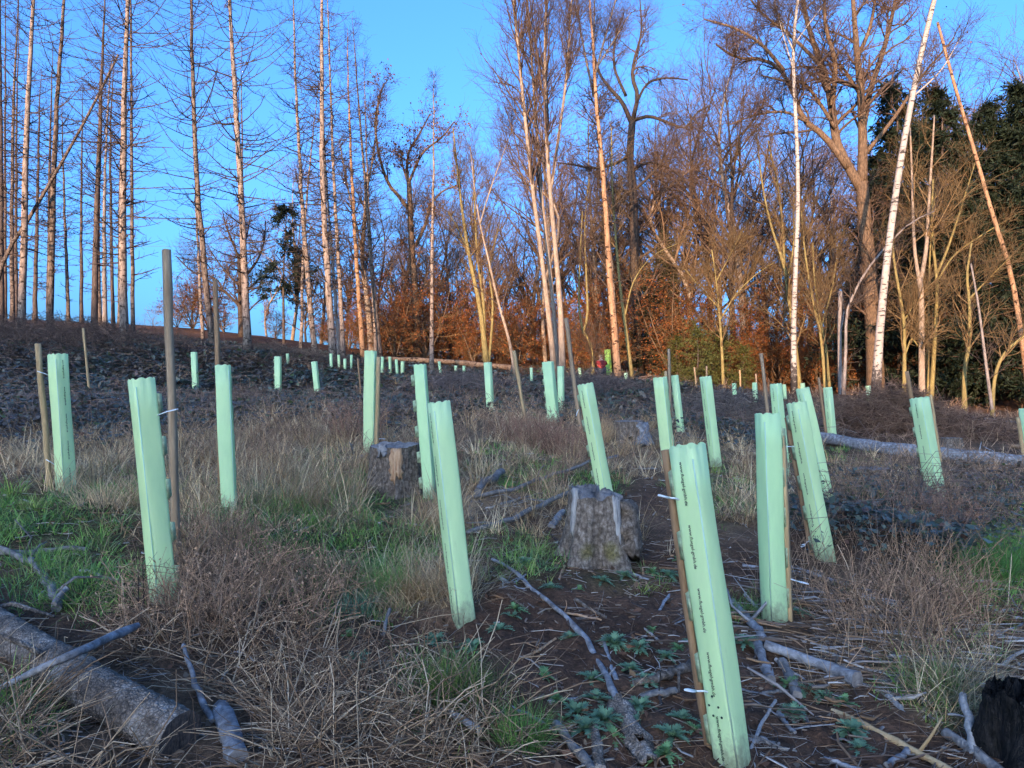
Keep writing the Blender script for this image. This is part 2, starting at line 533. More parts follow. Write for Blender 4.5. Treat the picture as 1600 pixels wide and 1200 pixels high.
# tree shelter plastic: thin translucent sheet, every shelter weathered a little differently
def plastic(name, c, mixf=.42):
    t = NT(name); co = t.objco()
    oi = t.n("ObjectInfo").outputs['Random']
    f = t.noise(t.scale(co, (5, 5, 1.2)), 2, 5, .65, .4)
    col = t.mix(.34, c, t.ramp(f, [(.3, (.66, .76, .72)), (.55, (1, 1, 1)), (.75, (1.1, 1.06, .98))]), 'MULTIPLY')
    col = t.mix(.5, col, t.ramp(oi, [(0, (.86, .97, .92)), (.5, (1, 1, 1)), (1, (1.08, 1.0, .88))]), 'MULTIPLY')
    st = t.noise(t.scale(co, (16, 16, 2.2)), 2, 6, .7)
    col = t.mix(t.ramp(st, [(.60, (0, 0, 0)), (.82, (.30, .30, .30))]), col, (.24, .30, .16))
    dirt = t.noise(t.scale(co, (1, 1, .7)), 16, 7, .75)
    sp = t.n("SeparateXYZ"); t.l(co, sp.inputs[0])
    mr = t.n("MapRange"); mr.inputs['From Min'].default_value = .42; mr.inputs['From Max'].default_value = -0.05; t.l(sp.outputs[2], mr.inputs[0])
    ad = t.n("Math", operation='MULTIPLY'); t.l(mr.outputs[0], ad.inputs[0]); t.l(dirt, ad.inputs[1])
    col = t.mix(t.ramp(ad.outputs[0], [(.26, (0, 0, 0)), (.52, (.75, .75, .75))]), col, (.13, .095, .06))
    nb = t.bump(t.noise(t.scale(co, (14, 14, 2.0)), 1, 3, .5), .25, .012)
    p = t.n("BsdfPrincipled"); t.l(col, p.inputs['Base Color']); p.inputs['Roughness'].default_value = .42; p.inputs['Specular IOR Level'].default_value = .35
    t.l(nb, p.inputs['Normal'])
    tr = t.n("BsdfTranslucent"); t.l(col, tr.inputs[0])
    m = t.n("MixShader"); m.inputs[0].default_value = mixf
    t.l(p.outputs[0], m.inputs[1]); t.l(tr.outputs[0], m.inputs[2]); t.l(m.outputs[0], t.out.inputs[0])
    return t.m
M['tube'] = plastic('pale green plastic', (.80, .97, .60))
M['fold'] = plastic('stretched plastic fold', (.74, .93, .78))
M['lime'] = plastic('lime sunlit plastic', (.45, .75, .18))  # sunlit look of the shelter plastic, painted in as a lime colour
t = NT('black print'); M['print'] = t.pbr((.02, .025, .022), .6, .2)
t = NT('hole'); M['hole'] = t.pbr((.03, .06, .045), .8, .1)
t = NT('white plastic'); M['tie'] = t.pbr((.72, .76, .80), .45, .4)
M['stake_tan'] = bark('sawn larch', (.38, .24, .115), (.60, .41, .22), (10, 10, .8), (.3, .7), ((.13, .06, .03), .70, (5, 5, 4)), bump=.3, bd=.004)
M['stake_brown'] = bark('weathered brown wood', (.25, .135, .07), (.44, .265, .145), (10, 10, .8), (.3, .7), ((.08, .04, .025), .69, (5, 5, 4)), bump=.3, bd=.004)
M['stake_grey'] = bark('weathered grey brown wood', (.27, .175, .105), (.48, .335, .21), (10, 10, .8), (.3, .7), ((.07, .045, .035), .69, (5, 5, 4)), bump=.3, bd=.004)

# ------------------------------------------------------------------ ground cover zones (what grows where on the clearing)
ZONES = {
 'green': [(40,815,130,36,1),(150,915,110,40,.8),(80,890,60,40,.7),(420,820,110,45,1.1),(565,765,85,50,1.1),(530,885,120,50,1.2),(610,905,60,35,1),(545,950,50,30,.6),(1130,770,70,45,.5),(750,720,90,25,.35),(820,735,70,30,.5),(930,760,50,25,.5),(1550,860,120,80,1.8),(1515,918,50,28,1.1),(1470,1060,70,50,.7),(40,1110,80,60,.6),(110,850,130,40,.5),(700,1085,60,60,.5),(820,880,50,30,.6),(1280,720,60,25,.5),(1420,770,60,30,.45),(330,800,60,40,.4),(180,780,90,30,.6),(1180,960,60,30,.4),(960,905,60,20,.5),(640,860,90,40,.6)],
 'straw': [(430,720,170,70,1),(130,720,150,45,.7),(480,770,90,60,1),(690,790,70,45,1),(650,925,80,40,.9),(830,670,150,50,.6),(1000,690,120,60,.5),(940,660,50,40,.8),(560,670,200,50,.6),(760,770,120,60,.55),(280,760,120,60,.7),(1150,790,90,60,.55),(1350,760,90,40,.4),(330,850,60,40,.4),(880,830,200,40,.2),(1120,690,80,40,.5),(1480,1090,60,50,.5)],
 'bramble': [(180,600,330,65,1.3),(420,610,200,45,1.1),(90,650,150,45,.8),(640,620,140,45,.6),(950,610,110,45,1.3),(1000,625,80,35,.9),(1400,835,120,55,1.2),(1110,640,60,25,.5),(700,590,120,20,.6),(320,560,330,30,.9),(1500,800,110,35,.5),(1160,670,90,30,.6),(620,655,130,30,.4)],
 'heath': [(640,640,220,60,.6),(870,690,80,55,1.0),(1440,790,170,55,1),(1380,950,150,110,.9),(760,640,140,50,.7),(1080,650,120,40,.6),(350,700,180,50,.6),(1230,760,60,40,.4),(1500,720,120,40,.6),(500,690,160,60,.6),(400,680,170,45,1.0),(600,690,100,40,.7),(120,520,160,16,.8),(1330,645,230,26,.9),(1520,680,120,30,.8),(1150,640,120,25,.7),(230,620,260,40,.35),(450,570,160,20,.5),(930,700,120,60,.4)],
 'stalk': [(250,1120,330,110,.9),(500,1120,230,95,.9),(380,970,150,80,.5),(440,1020,130,70,.5),(60,1130,160,90,1),(600,1150,200,70,.9),(250,1010,140,60,.5),(1500,980,130,60,.3)],
}


def zone(kind, px, py):
    v = np.zeros(np.shape(px))
    for cx, cy, rx, ry, a in ZONES[kind]:
        q = ((px - cx) / rx) ** 2 + ((py - cy) / ry) ** 2
        v = np.maximum(v, a * np.exp(-0.9 * q ** 1.5))
    return v


# ------------------------------------------------------------------ ground sheet
def ground():
    th1 = np.radians(np.linspace(-46, 46, 520)); th2 = np.radians(np.linspace(46, 314, 110))[1:-1]
    th = np.r_[th1, th2]
    r = np.r_[0.35, np.geomspace(0.9, 60, 430), np.geomspace(63, 1500, 40)]
    A, Rr = np.meshgrid(th, r)
    x = Rr * np.sin(A); y = Rr * np.cos(A)
    z = gz(x, y)
    nr = 1 - sstep(14, 26, Rr)
    clod = fbm(x * 9, y * 9, 3, 21) - .5
    lump = np.abs(vnoise(x * 22, y * 22, 25) - .5)
    px, py = proj(np.stack([x, y, z], -1))
    front = (y > 0.8)
    zw = {k: np.where(front, zone(k, px, py), 0.25 if k == 'straw' else 0) for k in ZONES}
    cover = np.clip(zw['green'] + zw['straw'] + zw['bramble'], 0, 1)
    z = z + nr * (0.075 * clod + 0.03 * lump) * (1 - .4 * cover)
    hump = zw['bramble'] * np.where(front, 1, 0) * (.06 + .20 * fbm(x * .8, y * .8, 2, 31)) * (1 - .85 * sstep(12, 24, Rr))
    z = z + np.clip(hump, 0, .5)
    n1 = fbm(x * 1.6, y * 1.6, 3, 41)[..., None]; n2 = fbm(x * 6, y * 6, 2, 44)[..., None]
    soil = np.array([.07, .039, .026]) * (1 - n1) + np.array([.16, .09, .056]) * n1
    soil = soil + np.clip(n2 - .52, 0, 1) * np.array([.10, .055, .04])
    thatch = np.array([.34, .235, .145]) * (.5 + .8 * n2)
    grn = np.array([.05, .075, .028]) * (.6 + .8 * n2)
    dark = np.array([.04, .03, .024])
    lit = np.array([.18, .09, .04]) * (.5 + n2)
    c = soil
    f = np.clip(zw['straw'] * 1.1 + zw['heath'] * .4 + zw['stalk'] * .35, 0, .9)[..., None]; c = c * (1 - f) + thatch * f
    f = np.clip(zw['green'] * .9, 0, .8)[..., None]; c = c * (1 - f) + grn * f
    f = np.clip(zw['bramble'], 0, .85)[..., None]; c = c * (1 - f) + dark * f
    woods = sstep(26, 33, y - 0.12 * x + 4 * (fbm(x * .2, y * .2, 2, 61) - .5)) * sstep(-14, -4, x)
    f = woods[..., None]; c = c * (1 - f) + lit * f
    nrow, ncol = x.shape
    V = np.stack([x, y, z], -1).reshape(-1, 3)
    i, j = np.meshgrid(np.arange(nrow - 1), np.arange(ncol), indexing='ij')
    j2 = (j + 1) % ncol
    Q = np.stack([i * ncol + j, (i + 1) * ncol + j, (i + 1) * ncol + j2, i * ncol + j2], -1).reshape(-1, 4)[:, ::-1]
    c0 = len(V)
    V = np.r_[V, [[0, 0, g1(0, 0)]]]
    jj = np.arange(ncol)
    T = np.stack([np.full(ncol, c0), (jj + 1) % ncol, jj], -1)
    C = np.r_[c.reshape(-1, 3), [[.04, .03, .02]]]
    t = NT('forest soil')
    a = t.n("Attribute", attribute_name="col").outputs['Color']
    co = t.objco()
    g = t.noise(co, 45, 6, .75); g2 = t.noise(co, 7, 5, .65)
    cc = t.mix(.8, a, t.ramp(g, [(.28, (.25, .25, .25)), (.5, (.9, .88, .86)), (.72, (2.0, 1.8, 1.65))]), 'MULTIPLY')
    cc = t.mix(.6, cc, t.ramp(g2, [(.3, (.45, .43, .42)), (.7, (1.35, 1.3, 1.25))]), 'MULTIPLY')
    m = t.pbr(cc, .95, .1, t.bump(g, .9, .02))
    o = link('ground', mesh('ground', V, Q, T, [m], True, C))
    tag(o, 'sloping clearing of dark soil, dead grass and brambles rising towards the wood', kind='structure')


ground()

# ------------------------------------------------------------------ tree shelters and stakes
TXT = {}


def text_mesh(s):
    if s not in TXT:
        cu = bpy.data.curves.new('lettering', 'FONT'); cu.body = s; cu.size = 0.0185; cu.resolution_u = 2
        cu.align_x = 'CENTER'; cu.align_y = 'CENTER'; cu.offset = 0.0002
        ob = bpy.data.objects.new('lettering', cu); COL.objects.link(ob)
        dg = bpy.context.evaluated_depsgraph_get()
        me = bpy.data.meshes.new_from_object(ob.evaluated_get(dg)); me.name = 'lettering'
        bpy.data.objects.remove(ob); me.materials.clear(); me.materials.append(M['print'])
        TXT[s] = me
    return TXT[s]


def box_V(c, sx, sy, sz):
    c = np.asarray(c, float)
    k = np.array([[-1, -1, -1], [1, -1, -1], [1, 1, -1], [-1, 1, -1], [-1, -1, 1], [1, -1, 1], [1, 1, 1], [-1, 1, 1]]) * .5
    return c + k * np.array([sx, sy, sz])


BOXQ = np.array([[0, 3, 2, 1], [4, 5, 6, 7], [0, 1, 5, 4], [1, 2, 6, 5], [2, 3, 7, 6], [3, 0, 4, 7]])


def disc(r, n=10):
    a = np.arange(n) * 2 * math.pi / n
    V = np.r_[np.c_[r * np.cos(a), r * np.sin(a), np.zeros(n)], np.c_[r * np.cos(a), r * np.sin(a), np.full(n, -.0015)], [[0, 0, 0]]]
    T = [(2 * n, i, (i + 1) % n) for i in range(n)]; Q = [(i + n, (i + 1) % n + n, (i + 1) % n, i) for i in range(n)]
    return mesh('vent_hole', V, Q, T, [M['hole']])


HOLE = disc(.0042)


def tube_mesh(L, a, rows, seed, fine):
    per = 10 if fine else 3
    h = a / 2; rc = .012
    sec = []
    sc = []
    for s in range(4):
        c, q = math.cos(s * math.pi / 2), math.sin(s * math.pi / 2)
        for k in range(per):
            u = k / (per - 1)
            x = -h + rc * .6 + (a - rc * 1.2) * u; y = -h - .003 * math.sin(math.pi * u)
            sec.append((c * x - q * y, q * x + c * y))
            sc.append(.013 * abs(math.sin(2 * math.pi * u + .15 * s)) ** .7 if fine else 0)
    sec = np.array(sec); sc = np.array(sc); n = len(sec)
    r = np.random.default_rng(seed)
    zz = np.linspace(-.12, L - .013, rows)
    V = []
    ph = r.random(4) * 6
    for t_ in (0, 1):
        for i, z in enumerate(zz):
            k = sec * (1 - .035 * t_)
            wob = .0025 * np.c_[np.sin(z * 7 + ph[0] + np.arange(n) * .4), np.sin(z * 6 + ph[1] + np.arange(n) * .35)]
            top = sc if i == rows - 1 else 0
            V.append(np.c_[k + wob, np.full(n, z) + top])
    V = np.concatenate(V)
    Q = []
    j = np.arange(n); j2 = (j + 1) % n
    for i in range(rows - 1):
        Q.append(np.c_[i * n + j, i * n + j2, (i + 1) * n + j2, (i + 1) * n + j])
        o = rows * n
        Q.append(np.c_[o + i * n + j2, o + i * n + j, o + (i + 1) * n + j, o + (i + 1) * n + j2])
    t0 = (rows - 1) * n
    Q.append(np.c_[t0 + j, t0 + j2, t0 + rows * n + j2, t0 + rows * n + j])
    return V, np.concatenate(Q)


def stake(px0, py0, px1, py1, d, wpx, mat, label, base_hit=False, name='wooden_stake', group='stakes of the young plantation', dtop=0.0):
    """sawn square stake from its foot (px1,py1) to its top (px0,py0)"""
    if base_hit:
        b = hit(px1, py1); d = b[1]
    else:
        b = at(px1, py1, d); b[2] = min(b[2], g1(b[0], b[1]) - .02)
    tp = at(px0, py0, d + dtop)
    root = thing(name, label, 'stake', b, group)
    ax = tp - b; L = np.linalg.norm(ax)
    r = wpx / F * d / 2
    k = 9
    P = np.zeros((1, k, 3)); t = np.linspace(0, 1, k)
    P[0] = np.outer(t, ax)
    rr = np.random.default_rng(int(px0 * 7 + py0))
    P[0, 1:-1, :2] += rr.normal(size=(k - 2, 2)) * r * .10
    P[0, 0] -= unit(ax) * .15
    R = np.full((1, k), r * 1.2) * (1 + .05 * rr.normal(size=(1, k)))
    V, Q, T = polytubes(P, R, 4, True)
    link('shaft', mesh('shaft', V, Q, T, [M[mat]]), root)
    return root


LET = 'www.fluegel-gmbh.de'


def shelter(label, top, bot, d, wpx, f=.5, text=None, tabs=None, seed=0, detail=2, ties=(), holes=0, group='tree shelters standing on the clearing', hidden=0, ntext=5):
    """square plastic tree shelter. top/bot: pixels of its axis; f: share of the visible width taken by the left face"""
    b = at(bot[0], bot[1], d)
    b[2] = min(b[2], g1(b[0], b[1])) if detail < 2 or hidden else b[2]
    gb = g1(b[0], b[1])
    tp = at(top[0], top[1], d)
    ax = tp - b; L = float(np.linalg.norm(ax)); ax = ax / L
    th = math.atan2(1 - f, f)
    az = math.atan2(b[0], b[1])
    yaw = -th - az
    a = wpx / F * d / (math.cos(th) + math.sin(th))
    up = Vector((0, 0, 1)).rotation_difference(Vector(ax))
    q = up @ Quaternion((0, 0, 1), yaw)
    root = thing('tree_shelter', label, 'tree shelter', b, group)
    root.rotation_mode = 'QUATERNION'; root.rotation_quaternion = q
    V, Q = tube_mesh(L, a, 9 if detail > 1 else 3, seed, detail > 0)
    link('tube', mesh('tube', V, Q, None, [M['tube']], False), root)
    h = a / 2
    if detail > 1:
        fo = Acc()
        fo.add(box_V((h - .001, -h + .001, L / 2 - .02), .004, .004, L - .06), BOXQ)
        fo.build('fold', M['fold'], root)
    if tabs and detail > 0:
        tb = None
        n = 5
        for k in range(n):
            z = L * (.12 + .19 * k)
            tz = min(.052, L * .045)
            if tb is None:
                e = .030 if seed in (6, 8) else .021 if seed > 1 else .013
                if tabs == 'L':
                    V = np.array([[-h - e, -h, -tz], [-h + .004, -h, -tz * 1.1], [-h + .004, -h, tz * 1.1], [-h - e, -h, tz * .9]])
                else:
                    V = np.array([[h, h - .004, -tz * 1.1], [h, h + e, -tz * .75], [h, h + e, tz], [h, h - .004, tz * 1.1]])
                nrm = np.array([0, .003, 0]) if tabs == 'L' else np.array([-.003, 0, 0])
                V = np.r_[V, V + nrm]
                tb = mesh('tab', V, [(0, 1, 2, 3), (7, 6, 5, 4), (0, 4, 5, 1), (1, 5, 6, 2), (2, 6, 7, 3), (3, 7, 4, 0)], None, [M['tube']])
            link('tab', tb, root, (0, 0, z))
    if text:
        me = text_mesh(LET)
        for k in range(ntext):
            o = link('lettering', me, root)
            z = L * (.90 - .195 * k) - .02
            off = 0
            if text == 'L':   # on the face looking along -y; reads downwards
                o.matrix_local = Matrix.Translation((off, -h - .0055, z)) @ Matrix.Rotation(math.pi / 2, 4, 'X') @ Matrix.Rotation(-math.pi / 2, 4, 'Z')
            else:
                o.matrix_local = Matrix.Translation((h + .0055, off, z)) @ Matrix.Rotation(math.pi / 2, 4, 'Z') @ Matrix.Rotation(math.pi / 2, 4, 'X') @ Matrix.Rotation(-math.pi / 2, 4, 'Z')
    for k in range(holes):
        hx, hz = [(0, .27), (-.018, .235), (.02, .235), (-.006, .20), (.028, .20)][k]
        o = link('vent_hole', HOLE, root)
        o.matrix_local = Matrix.Translation((hx - .01, -h - .0055, hz)) @ Matrix.Rotation(math.pi / 2, 4, 'X')
    Mi = (Matrix.Translation(Vector(b)) @ q.to_matrix().to_4x4()).inverted()
    for (x0, y0, x1, y1, tail) in ties:   # cable ties round shelter and stake, ending in a flat tongue
        p0 = np.array(Mi @ Vector(at(x0, y0, d))); p1 = np.array(Mi @ Vector(at(x1, y1, d - .05)))
        ac = Acc()
        V, Q, T = polytubes(np.array([[p0, p0 * .5 + p1 * .5 + [0, 0, .004], p1]]), np.full((1, 3), .0035), 4, True)
        ac.add(V, Q, T)
        if tail:
            dv = unit(p1 - p0); sd_ = unit(np.cross(dv, [0.2, .3, 1])) * .011
            e = p1 + dv * .065
            for s_ in (-1, 1):
                V, Q, T = polytubes(np.array([[p1, (p1 + e) / 2 + s_ * sd_, e]]), np.full((1, 3), .004), 4, True); ac.add(V, Q, T)
        ac.build('cable_tie', M['tie'], root)
    return root


S = shelter
S('nearest pale green tree shelter, printed, five holes near its foot, orange brown stake', (1073, 694), (1146, 1197), 2.65, 59, .63, 'L', 'L', 1, ties=[(1066, 783, 1046, 778, 1), (1112, 1083, 1088, 1080, 1)], holes=5)
S('pale green tree shelter on bare soil, thin print down its narrow face', (685, 627), (725, 973), 3.84, 39, .32, 'L', None, 2)
S('pale green tree shelter tied to a straight tan stake beside the nearest printed shelter', (1199, 645), (1210, 972), 4.07, 41, .40, None, 'R', 3, ties=[(1224, 903, 1245, 908, 1)])
S('pale green tree shelter standing in the brown dry bush beside a tall grey stake', (221, 591), (257, 945), 3.9, 41, .30, None, 'R', 4, ties=[(243, 650, 278, 639, 0)], hidden=1)
S('pale green tree shelter in grass, printed down its wide face, short tan stake beside', (90, 553), (104, 768), 6.2, 29, .40, 'R', None, 5, ties=[(80, 588, 58, 580, 0), (88, 728, 72, 718, 0)])
S('slim pale green tree shelter with square tabs along one edge, tall stake showing above it', (348, 570), (359, 813), 5.55, 24, .85, None, 'R', 6)
S('pale green tree shelter just behind the stump with orange torn wood, tan stake beside', (579, 548), (577, 710), 8.3, 20, .80, None, 'R', 7, ties=[(586, 577, 594, 577, 0), (586, 686, 602, 686, 0)])
S('slim pale green tree shelter with square tabs, rising behind the bare soil one', (656, 569), (672, 772), 6.7, 21, .78, None, 'L', 8, hidden=1)
S('printed pale green tree shelter leaning behind the split mossy stump', (914, 599), (952, 806), 6.4, 26, .55, 'L', 'L', 9, ties=[(904, 640, 900, 650, 0)], hidden=1)
S('printed pale green tree shelter with dark holes near its foot on a dark brown stake', (1244, 628), (1290, 877), 5.3, 31, .55, 'L', 'L', 10, holes=5, ties=[(1243, 698, 1222, 699, 0), (1265, 845, 1258, 850, 1)])
S('pale green tree shelter standing directly behind the one with dark holes near its foot', (1254, 606), (1296, 794), 6.9, 22, .45, 'L', None, 11)
S('printed pale green tree shelter rising behind the one tied to the straight tan stake', (1212, 599), (1226, 748), 9, 19, .55, 'L', None, 12, ntext=4)
S('pale green tree shelter whose foot is hidden by the nearest shelter', (1031, 589), (1046, 732), 9.6, 22, .72, None, 'R', 13)
S('printed pale green tree shelter with clean foot on soil beside the nearest shelter', (1102, 588), (1119, 729), 9.4, 19, .45, 'L', None, 14, ntext=4)
S('thin pale green tree shelter close to a tall thin stake, frayed white foot in grass', (1054, 586), (1065, 683), 13.5, 12, .6, None, 'L', 15, detail=1, hidden=1)
S('pale green tree shelter with thin brown stake standing above the grey fallen trunk', (1293, 605), (1301, 686), 15, 14, .6, 'L', None, 16, detail=1, ntext=4)
S('printed pale green tree shelter near a brown heap of brash, thin vines over its foot', (1436, 621), (1466, 789), 8, 28, .60, 'L', 'L', 17, hidden=1)
S('pale green tree shelter cut off by the edge of the picture beside a tan stake', (1600, 638), (1606, 722), 14, 15, .6, None, None, 18, detail=1, hidden=1)
S('wider of two pale green tree shelters side by side before the three slender grey trunks', (856, 565), (866, 664), 13.5, 19, .75, None, 'L', 19, detail=1, hidden=1)
S('narrower of two pale green tree shelters side by side before the three slender grey trunks', (876, 572), (877, 650), 17, 11, .7, None, None, 20, detail=1, hidden=1)
S('pale green tree shelter alone below the mossy twin trunk, foot in tall dry grass', (762, 566), (767, 650), 16.4, 13, .7, None, None, 21, detail=1, hidden=1)
S('pale green tree shelter alone among dark brambles between two tall stakes', (303, 550), (306, 613), 21.7, 10, .7, None, None, 22, detail=1)
S('pale green tree shelter with tabs among dark brambles below the dark living spruce', (434, 557), (435, 617), 22, 11, .75, None, 'L', 23, detail=1)
S('leaning pale green tree shelter among dark brambles below the pale spruce trunks', (491, 565), (497, 622), 22.5, 10, .7, None, None, 24, detail=1)
ROW = 'small far shelters in a row under the spruces'
far = [(449,552,450,570,36,5,'far shelter at the foot of the thin living spruce trunk'),(517,552,518,578,34,5,'far shelter right at the foot of the thickest pale spruce'),(529,554,530,578,34,4.5,'far shelter just beside the foot of the thickest pale spruce, second of that row'),
 (539,560,539,580,33,5,'far shelter in front of the slim spruce with peeled foot'),(549,554,549,578,34,4.5,'far shelter between slim peeled spruce and thin stake'),(597,557,597,583,33,6,'far shelter half hidden behind the tan stake of the stump shelter'),
 (609,557,610,584,33,5,'far shelter before russet thicket, first right of the spruces'),(619,561,621,586,32,5,'far shelter before russet thicket, second right of the spruces'),(629,564,629,587,32,6,'far shelter before russet thicket, third right of the spruces'),
 (686,564,689,587,30,4.5,'far shelter beside the foot of the lone thin spruce, before the fallen trunk'),(712,571,712,582,33,5,'small far shelter top peeping over the fallen trunk'),(725,571,725,584,32,5,'far shelter in front of the orange fallen trunk'),
 (830,574,831,600,28,5,'far shelter at the wood edge left of the three slender trunks'),(905,574,908,596,28,5,'far shelter at the wood edge beside the person in red'),(978,582,978,598,26,6,'far bluish shelter hidden by brambles below the orange pole'),
 (1147,598,1149,628,28,7,'far shelter on the wood edge, left of a close pair'),(1179,597,1181,633,24,8,'far shelter before russet leaf litter, beside twigs'),(1225,600,1227,625,26,6,'far shelter at the foot of the straight birch'),(1254,598,1255,622,26,7,'far shelter just behind the straight birch'),
 (1356,602,1360,638,24,8,'far shelter at the foot of the leaning birch')]
for i, (a, b_, c, e, d, wv_, lab) in enumerate(far):
    d = float(hit(c, e)[1])
    S(lab, (a, b_), (c, e), d, wv_, .65, None, None, 40 + i, detail=0, group=ROW)

K = stake
K(1040, 703, 1110, 1183, 2.72, 13, 'stake_brown', 'orange brown square stake tied along the nearest tree shelter')
K(1222, 681, 1234, 965, 4.05, 10, 'stake_tan', 'straight tan stake tied to the shelter right behind the nearest one')
K(260, 390, 277, 825, 4.6, 12, 'stake_grey', 'tallest grey brown stake, rising above the ridge beside the shelter in the dry bush')
K(59, 537, 79, 766, 6.25, 8.5, 'stake_tan', 'short tan stake leaning beside the grass shelter near the edge')
K(336, 437, 347, 720, 6.0, 7, 'stake_brown', 'tall brown stake standing behind the slim shelter with tabs')
K(592, 558, 588, 692, 8.2, 6, 'stake_tan', 'tan stake beside the shelter behind the torn stump')
K(905, 604, 946, 806, 6.5, 8, 'stake_brown', 'orange brown stake behind the shelter at the split mossy stump')
K(1231, 652, 1273, 874, 5.4, 10, 'stake_brown', 'dark brown stake under the shelter with dark holes')
K(1417, 580, 1450, 775, 8.1, 6, 'stake_brown', 'brown stake rising above the printed shelter by the brash heap')
K(1454, 617, 1472, 722, 11, 5, 'stake_tan', 'free standing tan stake next to the printed shelter by the brash heap')
K(1590, 652, 1603, 730, 13.5, 6, 'stake_tan', 'tan stake at the edge of the picture beside the cut off shelter')
K(130, 513, 141, 600, 18, 3.6, 'stake_tan', 'thin light stake alone in dark brambles near the ridge')
K(884, 497, 909, 606, 12, 6, 'stake_grey', 'tall leaning grey pole behind the shelter of the mossy stump')
K(803, 548, 823, 670, 13, 5, 'stake_tan', 'light leaning pole in dry grass between two shelters')
K(559, 560, 565, 625, 20, 2.6, 'stake_brown', 'very thin brown stake in brambles left of the stump shelter')
K(1045, 545, 1049, 690, 13.4, 4, 'stake_grey', 'thin grey stake rising above the close pair of shelters')
K(1040, 580, 1046, 690, 13.0, 4.5, 'stake_tan', 'short stake squeezed between the close pair of shelters')
K(1085, 574, 1090, 620, 24, 2.6, 'stake_tan', 'thin light stake standing alone before the small green spruces')
K(1104, 572, 1105, 600, 22, 2.6, 'stake_grey', 'stake tip rising above the printed shelter with clean foot')
K(1189, 552, 1203, 632, 16, 5, 'stake_grey', 'leaning grey stake left of the straight birch')
K(1156, 578, 1158, 622, 26, 2.4, 'stake_tan', 'thin far stake before russet leaf litter')
K(1279, 590, 1293, 684, 14.9, 4, 'stake_brown', 'thin brown stake left of the shelter above the grey fallen trunk')
K(1181, 584, 1184, 630, 24, 2.4, 'stake_grey', 'thin far grey stake behind the leaning grey one')

# ------------------------------------------------------------------ trees
def trunk_path(pts, d, dz=0.0):
    """world polyline from pixel waypoints; the first one is set on the ground. Waypoints may carry a depth offset."""
    out = []
    for i, p in enumerate(pts):
        dd = d + (p[2] if len(p) > 2 else 0)
        q = at(p[0], p[1], dd)
        if i == 0 and dz is not None:
            q[2] = g1(q[0], q[1]) - .05
        out.append(q)
    return np.array(out)


def spruce(label, pts, d, wpx, mat='spruce', H=21, n=120, lmax=1.65, group='dead spruces on the ridge', twig='twig_grey', name='dead_spruce', top=None, low=.16, seed=0):
    """bare dead spruce: straight tapering trunk, thin whorled branches that arch upwards"""
    P = trunk_path(pts, d)
    b = P[0].copy()
    L = np.linalg.norm(P[-1] - P[0])
    if L < H and top is None:
        dv = unit(P[-1] - P[-2]); dv = unit(dv * .8 + np.array([0, 0, .35]))
        P = np.r_[P, [P[-1] + dv * (H - L)]]
    path = resample(P, 22) - b
    path[1:-1, :2] += rng.normal(size=(20, 2)) * .012
    Lt = np.linalg.norm(path[-1] - path[0])
    r0 = wpx / F * d / 2
    tt = np.linspace(0, 1, 22)
    R = r0 * (1.10 * (1 - tt) ** .8 + .06) + r0 * .3 * np.exp(-tt * 40)
    root = thing(name, label, 'tree', b, group)
    V, Q, T = polytubes(path[None], R[None], 9 if wpx > 6 else 6, True)
    link('trunk', mesh('trunk', V, Q, T, [M[mat]], True), root)

    def Lf(t, i):
        return lmax * np.interp(t, [0, low, .35, .55, .75, .92, 1], [.2, .45, .75, 1, .8, .36, .12])
    far = d > 36
    nn = int(n * (.75 if far else 1))
    B, RB = grow(path[None], R[None], nn, low * .55, .995, Lf, (62, 98), 5, .0, .06, .28, .0056, .4, tpow=.75)
    # arch: first out and a little down, then curving up towards the tip
    s = np.linspace(0, 1, 6)[None]
    irr = np.where(rng.random(len(B)) < .3, .35 + .4 * rng.random(len(B)), .8 + .5 * rng.random(len(B)))   # many broken short
    B = B[:, :1] + (B - B[:, :1]) * irr[:, None, None]
    ln = np.linalg.norm(B[:, -1] - B[:, 0], axis=1)[:, None]
    hrel = ((B[:, 0, 2]) / Lt)[:, None]
    B[:, :, 2] += ln * np.where(hrel > .38, (-.12 * s + (.42 * s ** 2.2)), (-.10 * s + .10 * s ** 2)) * (.1 + 1.5 * rng.random((len(B), 1)))
    B2, R2 = grow(B, RB, 5 if far else 7, .12, .98, lambda t, i: .18 + .4 * rng.random(len(i)) * (.5 + .5 * hrel[i, 0]), (30, 70), 2, .05, .12, .7, .0042, .6)
    a = Acc()
    V, Q, _ = polytubes(B, RB, 3); a.add(V, Q)
    V, Q, _ = polytubes(B2, R2, 3); a.add(V, Q)
    tops = B2[B2[:, 0, 2] > Lt * .72]
    a.build('crown', M[twig], root)
    return root


NM = [0]
SPR = spruce
SPR('dead spruce cut by the edge of the picture, grey brown trunk', [(2, 505), (1, 250), (0, 0)], 33, 8, 'spruce_dark')
SPR('thin dead spruce second from the edge of the picture on the ridge', [(8, 505), (8, 200), (9, 0)], 42, 4.5, 'spruce_dark')
SPR('thin reddish dead spruce just left of the palest ridge spruce', [(19, 505), (19, 250), (24, 100), (28, 20)], 38, 6, 'spruce')
SPR('thin dark dead spruce touching the palest left ridge spruce from behind', [(25, 506), (25, 280), (27, 120), (31, 20)], 40, 5, 'spruce_dark', H=16)
SPR('pale peeled dead spruce on the ridge with a white patch low on its trunk', [(32, 526), (37, 380), (42, 200), (51, 0)], 29, 10, 'spruce_pale')
SPR('thin dead spruce between the pale peeled one and the pair of brown trunks', [(54, 506), (58, 330), (62, 150), (66, 110)], 42, 6, 'spruce_dark', H=14)
SPR('brown dead spruce leaning slightly, front one of a touching pair', [(78, 531), (82, 330), (89, 170), (100, 0)], 30, 9, 'spruce')
